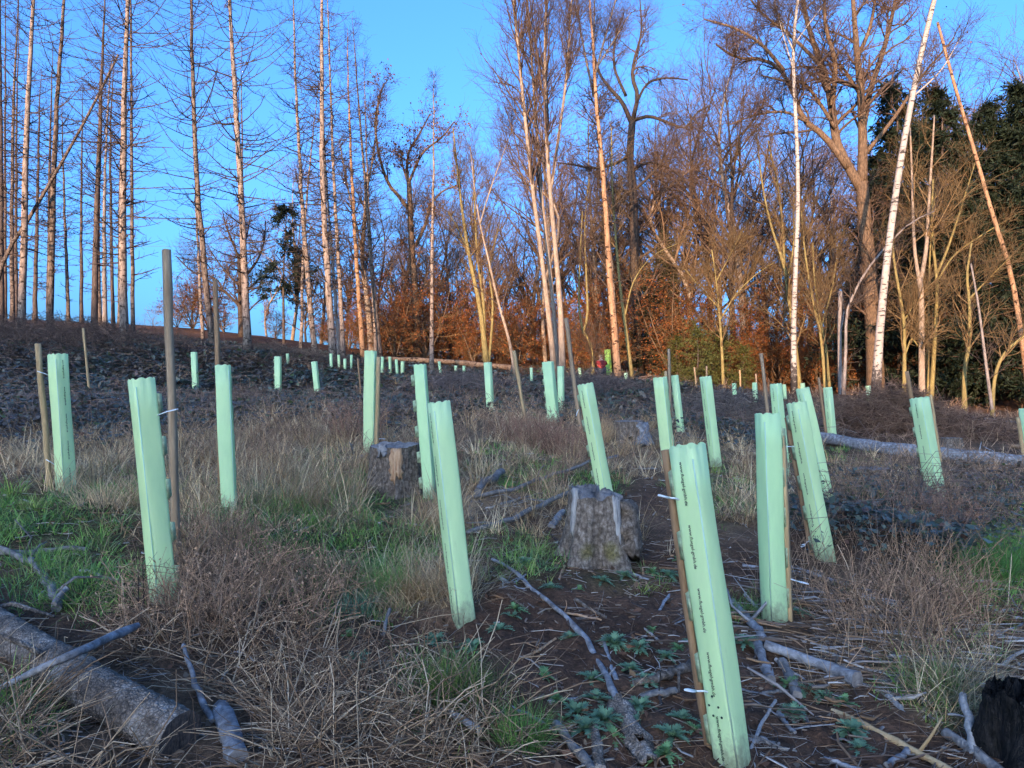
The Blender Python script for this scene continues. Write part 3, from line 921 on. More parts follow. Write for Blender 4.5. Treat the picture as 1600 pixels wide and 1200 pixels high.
SPR('dark slender dead spruce, rear one of a touching pair', [(75, 525), (77, 330), (80, 160), (83, 60)], 36, 5.5, 'spruce_dark', H=15)
SPR('thin light dead spruce standing free right of the touching pair', [(107, 513), (101, 330), (98, 230), (97, 150)], 44, 5, 'spruce', H=14)
SPR('thin straight bluish dead spruce alone on the open ridge', [(127, 513), (127, 330), (129, 180), (129, 130)], 44, 5, 'spruce_dark', H=15)
SPR('dark brown dead spruce, thickest of the cluster left of the bright trunk', [(147, 527), (151, 330), (158, 150), (163, 20)], 31, 9, 'spruce_dark', H=17)
SPR('thin light dead spruce tight behind the dark brown one', [(157, 516), (154, 400), (157, 210), (162, 90)], 42, 5, 'spruce', H=15)
SPR('grey dead spruce in the middle of the cluster left of the bright trunk', [(164, 518), (163, 320), (167, 200), (175, 90)], 38, 6.5, 'greybark', H=15)
SPR('thin dead spruce next to the bright trunk in the ridge cluster', [(177, 526), (173, 320), (173, 190), (180, 60)], 40, 5, 'spruce_dark', H=16)
SPR('very thin dead spruce hidden behind the bright trunk on the ridge', [(186, 522), (187, 300), (192, 150)], 46, 4.5, 'spruce', H=15)
SPR('brightest thick dead spruce of the ridge with sunlit orange grey bark', [(194, 534), (192, 330), (194, 160), (200, 0)], 28, 11, 'spruce_pale', n=155, lmax=2.5)
SPR('slim pale dead spruce touching the brightest ridge trunk', [(208, 534), (206, 330), (205, 160), (204, 0)], 30, 5.5, 'spruce', n=150, lmax=2.6)
SPR('thin dead spruce joining the leaning trunk beside the tall grey stake', [(317, 539), (309, 380), (304, 250), (299, 120)], 38, 4.6, 'spruce_pale', H=15)
SPR('dead spruce leaning slightly left right of the tall grey stake', [(333, 542), (322, 440), (309, 300), (302, 130), (299, 0)], 30, 9, 'spruce', n=155, lmax=2.4)
SPR('pale thick dead spruce standing clear before the dark bare oak', [(387, 550), (381, 400), (373, 250), (364, 100), (359, 0)], 29, 10.5, 'spruce_pale', n=155, lmax=2.7)
SPR('thin dead spruce tight beside the pale one before the dark oak', [(386, 545), (380, 330), (378, 200), (377, 60)], 38, 4.6, 'spruce', H=16)
MID = 'dead spruces before the russet wood'
SPR('thin dead spruce leaning right that crosses its neighbour above mid height', [(470, 558), (474, 400), (481, 290), (491, 190), (499, 120)], 38, 5, 'spruce_pale', H=15, group=MID)
SPR('pale dead spruce leaning left beside the dark living spruce', [(493, 558), (481, 440), (471, 300), (463, 150), (458, 0)], 33, 8, 'spruce_pale', H=18.5, group=MID, n=155, lmax=2.2)
SPR('thickest pale dead spruce before the russet wood, peeled white in places', [(521, 568), (512, 430), (504, 300), (503, 150), (503, 0)], 30, 10, 'spruce_pale', group=MID, n=155)
SPR('grey dead spruce half hidden behind the thickest pale trunk', [(530, 566), (521, 430), (511, 300), (503, 150), (497, 50)], 36, 5.5, 'greybark', H=17, group=MID)
SPR('slim pale dead spruce right beside the thickest pale trunk', [(537, 572), (530, 430), (523, 300), (517, 150), (512, 0)], 32, 6.5, 'spruce_pale', H=18, group=MID)
SPR('dead spruce with ochre trunk left of the smooth brown tree', [(568, 562), (558, 430), (551, 300), (545, 150), (543, 50)], 36, 7, 'spruce_orange', H=17, group=MID)
SPR('thin dead spruce in front of the smooth brown tree trunk', [(588, 566), (581, 420), (574, 280), (571, 170), (568, 80)], 36, 5, 'spruce_pale', H=14, group=MID)
SPR('slim dead spruce leaning left with foot beside the stump shelter stake', [(595, 568), (583, 440), (571, 290), (558, 130), (550, 25)], 34, 6.5, 'spruce', H=16.5, group=MID)
SPR('lone thin pinkish dead spruce standing apart at the fallen trunk', [(675, 580), (675, 430), (677, 280), (678, 110)], 30, 6.2, 'spruce_pale', H=12.6, group=MID, n=110, lmax=.8)
SPR('tall orange pole of a dead spruce beside the person in red', [(967, 600), (957, 480), (949, 370), (942, 270), (933, 170), (926, 60), (922, 0)], 27, 10, 'spruce_orange', H=17, group=MID, n=60, lmax=1.6)


def broadleaf(label, limbs, d, mat, twig, l1=(14, 1.2, 3.2), ang=(22, 48), up=.07, n2=6, n3=5, wig=.1, name='bare_tree', group='bare trees at the wood edge', leaf=None, t0=.25, l2=(.5, 1.2), l3=(.25, .6), rmin=.005, depth=.25, seed=None):
    """leafless tree: trunk and limbs follow the given courses, finer twigs grow from them.
    limbs: (waypoints, width at foot px, width at tip px); the first is the trunk"""
    root = None
    a = Acc(); tw = Acc(); LP = []; LR = []; trunk = Acc()
    for i, (pts, w0, w1) in enumerate(limbs):
        P = trunk_path(pts, d, 0 if i == 0 else None)
        if i == 0:
            b = P[0].copy()
            root = thing(name, label, 'tree', b, group)
        else:   # limbs swing towards or away from the viewer
            sgn = rng.uniform(-1, 1) * depth
            s = np.linspace(0, 1, len(P)); ln = np.linalg.norm(P[-1] - P[0])
            off = sgn * ln * s ** 1.3
            P = np.array([at(p[0], p[1], d + o) for p, o in zip(pts, off)])
        k = 14
        path = resample(P, k) - b
        t = np.linspace(0, 1, k)
        R = (w0 * (1 - t) + w1 * t) / F * d / 2
        if i == 0: R = R * (1 + .35 * np.exp(-t * 14))
        V, Q, T = polytubes(path[None], R[None], 10 if w0 > 8 else 6, True)
        trunk.add(V, Q, T)
        LP.append(path); LR.append(R)
    trunk.build('trunk', M[mat], root, True)
    LP = np.array(LP); LR = np.array(LR)
    n1, la, lb = l1
    lens = np.linalg.norm(LP[:, -1] - LP[:, 0], axis=1)
    sc = np.clip(lens / lens.max(), .35, 1)
    B1, R1 = grow(LP, LR, n1, t0, 1.0, lambda t, i: (lb + (la - lb) * t) * sc[i], ang, 6, up, wig, .5, rmin * 1.6, .35)
    B2, R2 = grow(B1, R1, n2, .15, 1.0, l2, (25, 55), 4, up, wig, .6, rmin * 1.1, .45)
    V, Q, _ = polytubes(B1, R1, 4); tw.add(V, Q)
    V, Q, _ = polytubes(B2, R2, 3); tw.add(V, Q)
    if n3:
        B3, R3 = grow(B2, R2, n3, .2, 1.0, l3, (25, 60), 2, up, wig, .7, rmin * .8, .6)
        V, Q, _ = polytubes(B3, R3, 3); tw.add(V, Q)
    tw.build('crown', M[twig], root)
    if leaf:
        nl, c0, size = leaf
        E_ = (B3 if n3 else B2).reshape(-1, 3)
        p = E_[rng.integers(0, len(E_), nl)] + rng.normal(size=(nl, 3)) * .04
        V, Q = leaves(p, size * (.7 + .6 * rng.random(nl)))
        cc = np.repeat(np.array(c0) * (.6 + .8 * rng.random((nl, 1))), 4, 0)
        link('foliage', mesh('foliage', V, Q, None, [M['leaf']], False, cc), root)
    return root


BL = broadleaf
BL('smooth brown bare tree between the ochre and the slim dead spruce', [([(582, 562), (575, 480), (566, 400), (571, 330), (573, 270)], 10, 5), ([(566, 400), (556, 350), (545, 300), (530, 220)], 5, 2), ([(573, 300), (585, 230), (592, 150)], 4, 2)], 38, 'beech', 'twig', l1=(18, .8, 2.4))
BL('crooked forked oak still holding brown leaves above the russet thicket', [([(652, 570), (650, 480), (644, 400), (641, 330), (639, 285)], 14, 8), ([(641, 330), (620, 303), (606, 285), (593, 245), (586, 195), (590, 165), (600, 130)], 7, 2), ([(640, 310), (636, 262), (640, 235), (652, 215), (672, 178)], 6, 2), ([(649, 385), (664, 352), (671, 325), (690, 300), (715, 290)], 6, 2), ([(639, 290), (630, 262), (626, 235)], 4, 2), ([(648, 480), (662, 450), (675, 435)], 6, 3), ([(639, 285), (660, 240), (690, 215), (710, 190)], 5, 2)],
   40, 'oak', 'twig', l1=(11, .9, 2.2), ang=(30, 65), up=.04, wig=.2, leaf=(2600, (.17, .085, .04), .13), name='oak_tree', group='oaks in the clearing edge')
BL('yellowish twin stemmed hornbeam rising behind the lone grass shelter', [([(761, 570), (755, 520), (748, 470), (735, 410), (725, 350), (715, 270), (708, 200)], 9, 2), ([(757, 530), (755, 470), (746, 400), (742, 330), (740, 250)], 6, 2), ([(764, 568), (770, 480), (765, 420), (780, 350)], 5, 1.5), ([(738, 420), (722, 370), (700, 330)], 4, 1.5)], 33, 'moss', 'twig_warm', l1=(15, .8, 2.8), up=.09)
BL('slim leaning bare tree with pinkish sunlit stem right of the twin hornbeam', [([(806, 590), (795, 530), (778, 470), (762, 400), (750, 350), (741, 290), (735, 230)], 5.5, 1.5), ([(750, 350), (765, 300), (790, 230), (805, 190)], 3, 1)], 29, 'beech', 'twig', l1=(16, .8, 2.4), up=.08)
TW = dict(l1=(36, 1.2, 4.6), ang=(14, 34), up=.085, n2=7, n3=5, l2=(.7, 1.9), l3=(.35, .9), t0=.36)
BL('first of three slender grey trunks in a bundle, leaning most to the left', [([(868, 590), (858, 500), (846, 400), (833, 300), (822, 200), (811, 90), (802, 0), (790, -110)], 8.5, 3)], 26.5, 'beech', 'twig', **TW, name='slender_tree', group='bundle of slender grey trunks')
BL('second of three slender grey trunks in a bundle, the rear middle one', [([(873, 590), (862, 450), (848, 320), (840, 220), (831, 100), (824, 0), (818, -100)], 7, 2.5)], 27.5, 'beech', 'twig', **TW, name='slender_tree', group='bundle of slender grey trunks')
BL('third and brightest of three slender grey trunks in a bundle', [([(879, 592), (876, 490), (867, 380), (858, 280), (852, 160), (852, 60), (858, -110)], 9.5, 3), ([(860, 300), (872, 220), (885, 120), (893, 0), (900, -60)], 6, 2)], 26, 'beech', 'twig', **TW, name='slender_tree', group='bundle of slender grey trunks')
BL('bare tree with broom of upright branches just behind the tall orange pole', [([(966, 575), (956, 430), (942, 290), (930, 130)], 6, 5), ([(928, 150), (915, 90), (903, 20), (895, -60)], 4, 1.5), ([(928, 140), (928, 60), (930, -60)], 4, 1.5), ([(929, 120), (945, 60), (965, -10), (980, -60)], 4, 1.5), ([(930, 110), (955, 70), (985, 20)], 3, 1.5)], 31, 'beech', 'twig', l1=(16, .8, 2.6), up=.07)
BL('large dark bare oak with crooked spreading limbs behind the orange pole', [([(997, 570), (992, 420), (989, 300), (984, 250), (988, 190)], 18, 11), ([(988, 195), (972, 160), (955, 140), (937, 115), (925, 70)], 8, 2), ([(988, 190), (996, 150), (988, 120), (992, 90), (1002, 50), (1000, 0)], 8, 2), ([(990, 188), (1015, 182), (1045, 192), (1070, 199), (1090, 175), (1110, 165)], 6, 2), ([(995, 160), (1008, 135), (1025, 124), (1050, 122), (1075, 125)], 5, 2), ([(982, 245), (955, 258), (925, 263), (900, 258), (870, 254)], 6, 2), ([(988, 300), (1015, 275), (1035, 250), (1040, 215)], 6, 2), ([(978, 150), (960, 105), (962, 60), (975, 20)], 5, 2), ([(986, 270), (1010, 255), (1045, 262), (1075, 290)], 5, 2), ([(990, 330), (960, 300), (935, 290)], 5, 2)],
   40, 'oak_dark', 'twig', l1=(15, 1.0, 3.2), ang=(30, 65), up=.03, wig=.2, n2=7, l2=(.6, 1.6), name='oak_tree', group='oaks in the clearing edge')
BL('thin mossy bare tree close right of the tall orange pole', [([(989, 585), (977, 510), (968, 440), (962, 370), (957, 300), (955, 200)], 6.5, 2), ([(975, 500), (990, 440), (1020, 400), (1060, 380)], 3, 1)], 30, 'moss', 'twig_warm', l1=(14, .6, 2))
BL('bare tree with a low fork and bent foot behind the person in red', [([(925, 600), (927, 560), (921, 535), (911, 518)], 6, 5), ([(911, 520), (918, 490), (916, 430), (914, 350), (920, 280)], 4.5, 1.5), ([(911, 520), (905, 480), (905, 430), (910, 330)], 4, 1.5)], 30, 'moss', 'twig', l1=(14, .8, 2.4))
BL('small spreading bare tree with orange twigs behind the young green spruces', [([(1131, 600), (1128, 550), (1124, 490), (1118, 430), (1112, 390)], 6, 2), ([(1125, 500), (1150, 460), (1180, 430), (1210, 410)], 3, 1), ([(1122, 480), (1095, 450), (1070, 420)], 3, 1), ([(1119, 440), (1140, 400), (1160, 360)], 2.5, 1)], 31, 'moss', 'twig_warm', l1=(18, .8, 2.2), ang=(25, 55), n2=7)
BL('slender hornbeam with forked bent stem left of the straight birch', [([(1252, 600), (1240, 520), (1233, 470), (1226, 420), (1214, 380)], 8, 5), ([(1226, 420), (1222, 350), (1215, 290), (1200, 220)], 5, 2), ([(1215, 385), (1203, 345), (1190, 280), (1180, 180)], 4, 1.5), ([(1230, 440), (1240, 380), (1240, 300)], 3.5, 1.5)], 29, 'moss', 'twig_warm', l1=(16, .9, 2.8), up=.08)
BL('thin yellow mossy sapling bending left, right of the straight birch', [([(1291, 590), (1283, 530), (1272, 480), (1263, 430), (1256, 380), (1252, 330)], 6, 2)], 28, 'moss', 'twig_warm', l1=(16, .5, 1.8), name='mossy_sapling')
BL('second thin mossy sapling beside the bending yellow one', [([(1298, 592), (1290, 540), (1281, 500), (1272, 430), (1270, 380)], 5, 2), ([(1283, 510), (1300, 450), (1310, 380)], 3, 1)], 28.5, 'moss', 'twig_warm', l1=(15, .5, 1.8), name='mossy_sapling')
BL('straight white birch with black lower trunk', [([(1241, 612), (1240, 520), (1243, 420), (1247, 320), (1245, 220), (1240, 120), (1240, 60), (1247, 0), (1252, -60)], 8.3, 4), ([(1240, 80), (1225, 45), (1212, 10), (1205, -30)], 3, 1.5), ([(1241, 70), (1262, 40), (1285, 10)], 2.5, 1), ([(1243, 120), (1225, 60), (1215, 20)], 2.5, 1)], 25, 'birch', 'twig_grey', l1=(12, .6, 1.8), t0=.55, name='birch', group='birches at the wood edge')
BL('big spreading oak with a thick orange brown trunk, forked high', [([(1370, 618), (1364, 500), (1356, 400), (1350, 330), (1347, 285)], 27, 19), ([(1348, 300), (1330, 268), (1308, 225), (1300, 170), (1290, 120), (1272, 70), (1258, 20), (1250, -40)], 16.25, 5), ([(1325, 262), (1290, 215), (1255, 185), (1238, 140), (1215, 105), (1185, 92), (1150, 90), (1120, 70)], 11.25, 3.125), ([(1347, 290), (1348, 220), (1345, 150), (1338, 70), (1330, -40)], 16.25, 5), ([(1348, 200), (1360, 140), (1380, 80), (1395, 20), (1405, -40)], 11.25, 3.75), ([(1305, 200), (1280, 160), (1255, 130), (1220, 125), (1190, 118)], 6.25, 2.5), ([(1300, 165), (1305, 100), (1290, 40), (1288, -30)], 8.75, 3.75), ([(1345, 150), (1320, 110), (1300, 95)], 6.25, 2.5), ([(1352, 240), (1385, 200), (1410, 165), (1440, 120), (1490, 60)], 7.5, 2.5), ([(1340, 90), (1360, 40), (1372, -30)], 7.5, 2.5), ([(1225, 110), (1190, 70), (1150, 45), (1100, 30)], 6.25, 2.5), ([(1260, 190), (1225, 175), (1180, 180), (1140, 195)], 5, 1.875), ([(1290, 110), (1240, 60), (1190, 20), (1160, -20)], 6.25, 2.5)],
   29, 'oak', 'twig', l1=(19, .9, 3.2), ang=(28, 62), up=.04, wig=.17, n2=7, n3=5, l2=(.5, 1.3), leaf=(900, (.13, .07, .045), .09), name='oak_tree', group='oaks in the clearing edge')
BL('leaning white birch crossing before the big oak trunk', [([(1368, 624), (1373, 540), (1381, 450), (1393, 350), (1406, 260), (1420, 180), (1440, 80), (1460, 0), (1475, -70)], 12.5, 7), ([(1428, 150), (1470, 110), (1500, 60)], 3, 1)], 22.5, 'birch', 'twig_grey', l1=(8, .5, 1.6), t0=.6, n2=4, n3=3, name='birch', group='birches at the wood edge')
BL('pair stemmed hornbeam with straight pale trunk forking low before dark conifers', [([(1440, 622), (1440, 540), (1439, 450), (1436, 435)], 10, 8), ([(1437, 442), (1430, 400), (1427, 350), (1425, 280), (1422, 200)], 6, 2.5), ([(1438, 442), (1447, 390), (1450, 340), (1455, 260), (1460, 180)], 7, 2.5)], 26, 'beech', 'twig_warm', l1=(11, .9, 3.2), up=.05, ang=(30, 60))
BL('mossy yellow hornbeam leaning right, second trunk before dark conifers', [([(1453, 620), (1460, 540), (1464, 460), (1462, 420), (1456, 360), (1458, 280)], 7.5, 3), ([(1463, 430), (1480, 390), (1500, 330), (1525, 250)], 4.5, 1.5), ([(1464, 440), (1490, 400), (1530, 370), (1580, 340)], 3.5, 1.2)], 26.5, 'moss', 'twig_warm', l1=(11, .8, 2.8), ang=(30, 60))
BL('thin mossy hornbeam with low fork left of the pale forked trunk', [([(1412, 600), (1413, 540), (1412, 500), (1404, 450), (1396, 400), (1394, 330)], 7, 2.5), ([(1413, 500), (1422, 485), (1428, 470)], 3, 2), ([(1414, 555), (1424, 530), (1434, 540)], 3, 2)], 26, 'moss', 'twig_warm', l1=(9, .7, 2.2))
BL('thin mossy stem squeezed between the two hornbeams before dark conifers', [([(1449, 615), (1450, 540), (1451, 460), (1454, 380), (1462, 300)], 4.5, 2)], 27.5, 'moss', 'twig_warm', l1=(11, .6, 2.4), name='mossy_sapling')
BL('mossy sapling with a crook, standing alone before the dark conifers', [([(1507, 640), (1507, 580), (1513, 545), (1515, 480), (1511, 430), (1518, 380)], 8, 3), ([(1512, 470), (1540, 440), (1580, 400)], 3, 1)], 25, 'moss', 'twig_warm', l1=(10, .6, 2.4), name='mossy_sapling')
BL('grey curved tree arching right across the big oak trunk', [([(1318, 640), (1321, 560), (1323, 490), (1336, 455), (1356, 420), (1385, 385), (1420, 350), (1460, 330)], 5.5, 2)], 24, 'greybark', 'twig_grey', l1=(12, .5, 1.6), name='arching_tree')
BL('mossy stem curving right at the edge of the picture', [([(1550, 640), (1553, 600), (1562, 565), (1578, 543), (1600, 525), (1640, 490)], 6, 4)], 23, 'moss', 'twig_warm', l1=(10, .5, 1.6), name='arching_tree')
BL('grey broken snag behind the straight birch and arching grey tree', [([(1314, 630), (1312, 560), (1312, 500), (1313, 455)], 7, 6), ([(1313, 520), (1318, 490), (1316, 460)], 3, 2)], 25, 'greybark', 'twig_grey', l1=(4, .3, .8), n3=2, name='tree_snag')
BL('thin grey dead stem leaning left at the far side before dark conifers', [([(1553, 662), (1542, 580), (1529, 480), (1517, 412)], 5.5, 2.5)], 23, 'greybark', 'twig_grey', l1=(6, .3, .9), n3=2, name='tree_snag')
BL('long peeled orange pole of a tree leaning across the dark conifers', [([(1612, 560), (1582, 440), (1552, 340), (1522, 235), (1492, 135), (1465, 35)], 8.5, 4)], 25, 'spruce_orange', 'twig_grey', l1=(5, .3, .9), t0=.6, n2=3, n3=2, name='leaning_trunk', group='leaning dead trunks')
BL('long dead trunk leaning steeply across the ridge spruces', [([(-20, 440), (5, 408), (40, 350), (90, 265), (140, 175), (185, 85)], 7, 3)], 29.5, 'spruce', 'twig_grey', l1=(6, .3, 1.0), t0=.5, n2=3, n3=2, name='leaning_trunk', group='leaning dead trunks')
BL('dark bare oak on the ridge behind the pale thick dead spruce', [([(378, 545), (376, 480), (376, 440), (374, 400)], 10, 7), ([(376, 480), (350, 455), (320, 435), (295, 420), (275, 400)], 5, 1.5), ([(376, 440), (400, 410), (412, 380), (415, 345)], 5, 1.5), ([(374, 405), (362, 375), (352, 350), (348, 330)], 4.5, 1.5), ([(375, 405), (385, 370), (392, 335)], 4.5, 1.5), ([(376, 470), (400, 440), (425, 425)], 4, 1.5), ([(376, 450), (345, 415), (325, 385)], 4, 1.5)],
   44, 'oak_dark', 'twig', l1=(12, .8, 2.2), ang=(30, 65), wig=.2, up=.02, n2=6, name='oak_tree', group='oaks in the clearing edge', rmin=.006)


# living conifers
def conifer(H, rad, n, c, low=.1, dens=9, ns=1.0):
    """evergreen: drooping whorled boughs carrying sprays of needles"""
    path = resample([(0, 0, -.2), (.1, 0, H * .5), (0, .1, H)], 12)
    R = np.linspace(H * .011, .02, 12)
    root = thing('living_spruce', 'x', 'tree', (0, 0, 0))
    V, Q, T = polytubes(path[None], R[None], 7, True)
    link('trunk', mesh('trunk', V, Q, T, [M['spruce_dark']], True), root)
    B, RB = grow(path[None], R[None], n, low, .99, lambda t, i: rad * np.interp(t, [0, low, low + .15, 1], [.5, .7, 1, .06]), (80, 105), 5, -.02, .05, .4, .008, .4)
    s = np.linspace(0, 1, 6)[None]; ln = np.linalg.norm(B[:, -1] - B[:, 0], axis=1)[:, None]
    B[:, :, 2] += ln * (-.30 * s + .28 * s ** 2.2)
    B2, R2 = grow(B, RB, dens, .2, 1, (.25, .8), (30, 65), 3, -.06, .08, .6, .004, .5)
    a = Acc(); V, Q, _ = polytubes(B, RB, 3); a.add(V, Q)
    a.build('crown', M['twig'], root)
    # needle sprays: narrow blades along every twig
    seg = np.concatenate([B2[:, :-1].reshape(-1, 3), B[:, 2:-1].reshape(-1, 3)]); dr = np.concatenate([(B2[:, 1:] - B2[:, :-1]).reshape(-1, 3), (B[:, 3:] - B[:, 2:-1]).reshape(-1, 3)])
    k = 5
    p = np.repeat(seg, k, 0) + np.repeat(dr, k, 0) * rng.random((len(seg) * k, 1))
    d = unit(unit(np.repeat(dr, k, 0)) + .75 * rng.normal(size=p.shape) + np.array([0, 0, -.15]))
    wv_ = unit(np.cross(d, rng.normal(size=p.shape)))
    L = .14 + .22 * rng.random((len(p), 1)); W = .018 + .018 * rng.random((len(p), 1)); L *= ns; W *= ns
    V = np.stack([p - wv_ * W, p + d * L * .5 - wv_ * W * 1.2, p + d * L, p + d * L * .5 + wv_ * W * 1.2], 1).reshape(-1, 3)
    cc = np.repeat(np.array(c) * (.55 + .9 * rng.random((len(p), 1))), 4, 0)
    link('foliage', mesh('foliage', V, np.arange(len(V)).reshape(-1, 4), None, [M['leaf']], False, cc), root)
    return root


def put(root, px, d, sc, label, first=False, group=None, py=None):
    p = at(px, 600, d); p[2] = g1(p[0], p[1]) - .05
    if first:
        root.location = p; root.scale = (sc, sc, sc); root.rotation_euler = (0, 0, rng.random() * 6.28)
        root['label'] = label
        if group: root['group'] = group
        return root
    return copy_tree(root, p, rng.random() * 6.28, sc, label, group)


cA = conifer(15, 3.0, 190, (.020, .032, .019), .06)
cB = conifer(14, 2.5, 150, (.032, .040, .018), .15)
cY = conifer(3.0, 1.05, 52, (.075, .085, .026), .02, 5, .5)
cS = conifer(8.2, 2.1, 46, (.02, .032, .02), .36, 8, .9)
GC = 'living conifers of the wood'
put(cA, 1408, 30.5, .95, 'dark living spruce filling the gap behind the leaning birch', True, GC)
put(cA, 1478, 30, .92, 'dark living spruce behind the mossy yellow hornbeam', group=GC)
put(cA, 1545, 29.5, .86, 'dark living spruce behind the thin grey leaning stem', group=GC)
put(cA, 1612, 28.5, .9, 'dark living spruce at the edge of the picture behind the leaning orange pole', group=GC)
put(cB, 1380, 40, .95, 'tall dark conifer deep behind the big oak trunk', True, GC)
put(cB, 1450, 42, 1.15, 'tallest dark conifer in the second row behind the hornbeams', group=GC)
put(cB, 1590, 38, 1.1, 'ochre green conifer behind the edge spruce', group=GC)
put(cA, 1660, 32, 1.0, 'dark living spruce just beyond the picture edge', group=GC)
put(cB, 1040, 44, .62, 'yellowish conifer in the wood behind the large dark oak foot', group=GC)
put(cS, 443, 42, 1.0, 'small dark living spruce with thin pale trunk among dead ones', True, GC)
put(cA, 1010, 40, .42, 'ochre young conifer behind the stake rising by the close pair of shelters', group=GC)
put(cY, 1088, 31, 1.0, 'young green spruce, first of the low ones at the wood edge', True, 'young green spruces at the wood edge')
put(cY, 1130, 32.5, 1.05, 'young green spruce, second of the low ones at the wood edge', group='young green spruces at the wood edge')
put(cY, 1060, 34, .8, 'young green spruce, smallest and rear of the low ones at the wood edge', group='young green spruces at the wood edge')
put(cY, 1160, 34, .8, 'young green spruce, outermost of the low ones towards the birch', group='young green spruces at the wood edge')


# background wood: bare trees and russet beech saplings
def proto_tree(H, seed, twig, mat, leaf=0):
    q = np.array([(0, 0, -.2), (rng.normal() * .3, rng.normal() * .3, H * .35), (rng.normal() * .6, rng.normal() * .6, H * .7), (rng.normal() * .8, rng.normal() * .8, H)])
    path = resample(q, 14); t = np.linspace(0, 1, 14)
    R = H * .0105 * (1 - t) ** .9 + .015
    root = thing('bare_tree', 'x', 'tree', (0, 0, 0))
    V, Q, T = polytubes(path[None], R[None], 7, True)
    link('trunk', mesh('trunk', V, Q, T, [M[mat]], True), root)
    B1, R1 = grow(path[None], R[None], 34, .22, .97, lambda t, i: H * np.interp(t, [.2, .45, 1], [.26, .34, .10]), (25, 60), 6, .07, .13, .55, .010, .3)
    B2, R2 = grow(B1, R1, 7, .2, 1, (H * .06, H * .13), (25, 55), 4, .06, .13, .6, .008, .5)
    B3, R3 = grow(B2, R2, 6, .15, 1, (H * .025, H * .06), (25, 60), 2, .04, .1, .7, .0065, .6)
    tw = Acc()
    for B, R_, s in ((B1, R1, 4), (B2, R2, 3), (B3, R3, 3)):
        V, Q, _ = polytubes(B, R_, s); tw.add(V, Q)
    tw.build('crown', M[twig], root)
    if leaf:
        E_ = B3.reshape(-1, 3); p = E_[rng.integers(0, len(E_), leaf)]
        V, Q = leaves(p, .11 * (.7 + .6 * rng.random(leaf)))
        link('foliage', mesh('foliage', V, Q, None, [M['leaf']], False, np.repeat(np.array([.16, .075, .035]) * (.5 + .9 * rng.random((leaf, 1))), 4, 0)), root)
    return root


def proto_beech(H, n, leaf, seed):
    """bushy young beech holding its rust brown leaves"""
    base = np.zeros((5, 2, 3)); base[:, 1] = unit(rng.normal(size=(5, 3)) * [.35, .35, .05] + [0, 0, 1]) * .3
    st, sr = grow(base, np.full((5, 2), .05), 1, .0, .2, (H * .8, H), (3, 22), 6, .05, .08, 1, .02, .25)
    root = thing('beech_sapling', 'x', 'sapling', (0, 0, 0))
    V, Q, T = polytubes(st, sr, 5, True)
    link('stem', mesh('stem', V, Q, T, [M['oak']], True), root)
    B1, R1 = grow(st, sr, 16, .08, 1, lambda t, i: H * np.interp(t, [0, .3, 1], [.4, .42, .12]), (45, 85), 4, .02, .1, .5, .006, .4)
    B2, R2 = grow(B1, R1, 6, .2, 1, (H * .08, H * .16), (25, 55), 3, .0, .1, .6, .0045, .5)
    tw = Acc()
    for B, R_, s in ((B1, R1, 3), (B2, R2, 3)):
        V, Q, _ = polytubes(B, R_, s); tw.add(V, Q)
    tw.build('crown', M['twig_warm'], root)
    E_ = B2[:, 1:].reshape(-1, 3); p = E_[rng.integers(0, len(E_), leaf)] + rng.normal(size=(leaf, 3)) * .04
    V, Q = leaves(p, .085 * (.6 + .8 * rng.random(leaf)), .5)
    cc = np.array([.27, .095, .034]) * (.45 + .9 * rng.random((leaf, 1))) * np.where(rng.random((leaf, 1)) < .2, [[1.1, 1.5, 1.3]], [[1, 1, 1]])
    link('foliage', mesh('foliage', V, Q, None, [M['leaf']], False, np.repeat(cc, 4, 0)), root)
    return root


PT = [proto_tree(15, 1, 'twig_gold', 'oak'), proto_tree(17, 2, 'twig', 'oak_dark'), proto_tree(13, 3, 'twig_gold', 'beech'), proto_tree(16, 4, 'twig_gold', 'beech', 2200), proto_tree(18, 5, 'twig', 'greybark')]
PLAB = ['brown bare tree standing deep in the wood behind the clearing', 'dark bare tree standing deep in the wood behind the clearing', 'ochre bare tree standing deep in the wood behind the clearing', 'bare tree with some clinging brown leaves deep in the wood', 'grey bare tree standing deep in the wood behind the clearing']
GB = 'bare trees deep in the wood'
used = set()
r2 = np.random.default_rng(5)
spots = []
for k in range(76):
    px = 620 + (k + r2.random()) * (1120 / 76) + r2.normal() * 12
    d = 38 + 26 * r2.random()
    if px < 820: d += 6; 
    spots.append((px, d))
for px, d in [(300, 62), (420, 58), (455, 50), (500, 54), (540, 52), (590, 50), (615, 55), (480, 60), (228, 80), (560, 60), (640, 60)]:
    spots.append((px, d))
for k, (px, d) in enumerate(spots):
    i = int(r2.integers(0, 5))
    s = .80 + .45 * r2.random()
    if px < 640: s *= .62
    elif px < 830: s *= .74
    if px == 228: s = .45
    put(PT[i], px, d, s, PLAB[i], i not in used, GB); used.add(i)
for i in range(5):
    if i not in used: bpy.data.objects.remove(PT[i])

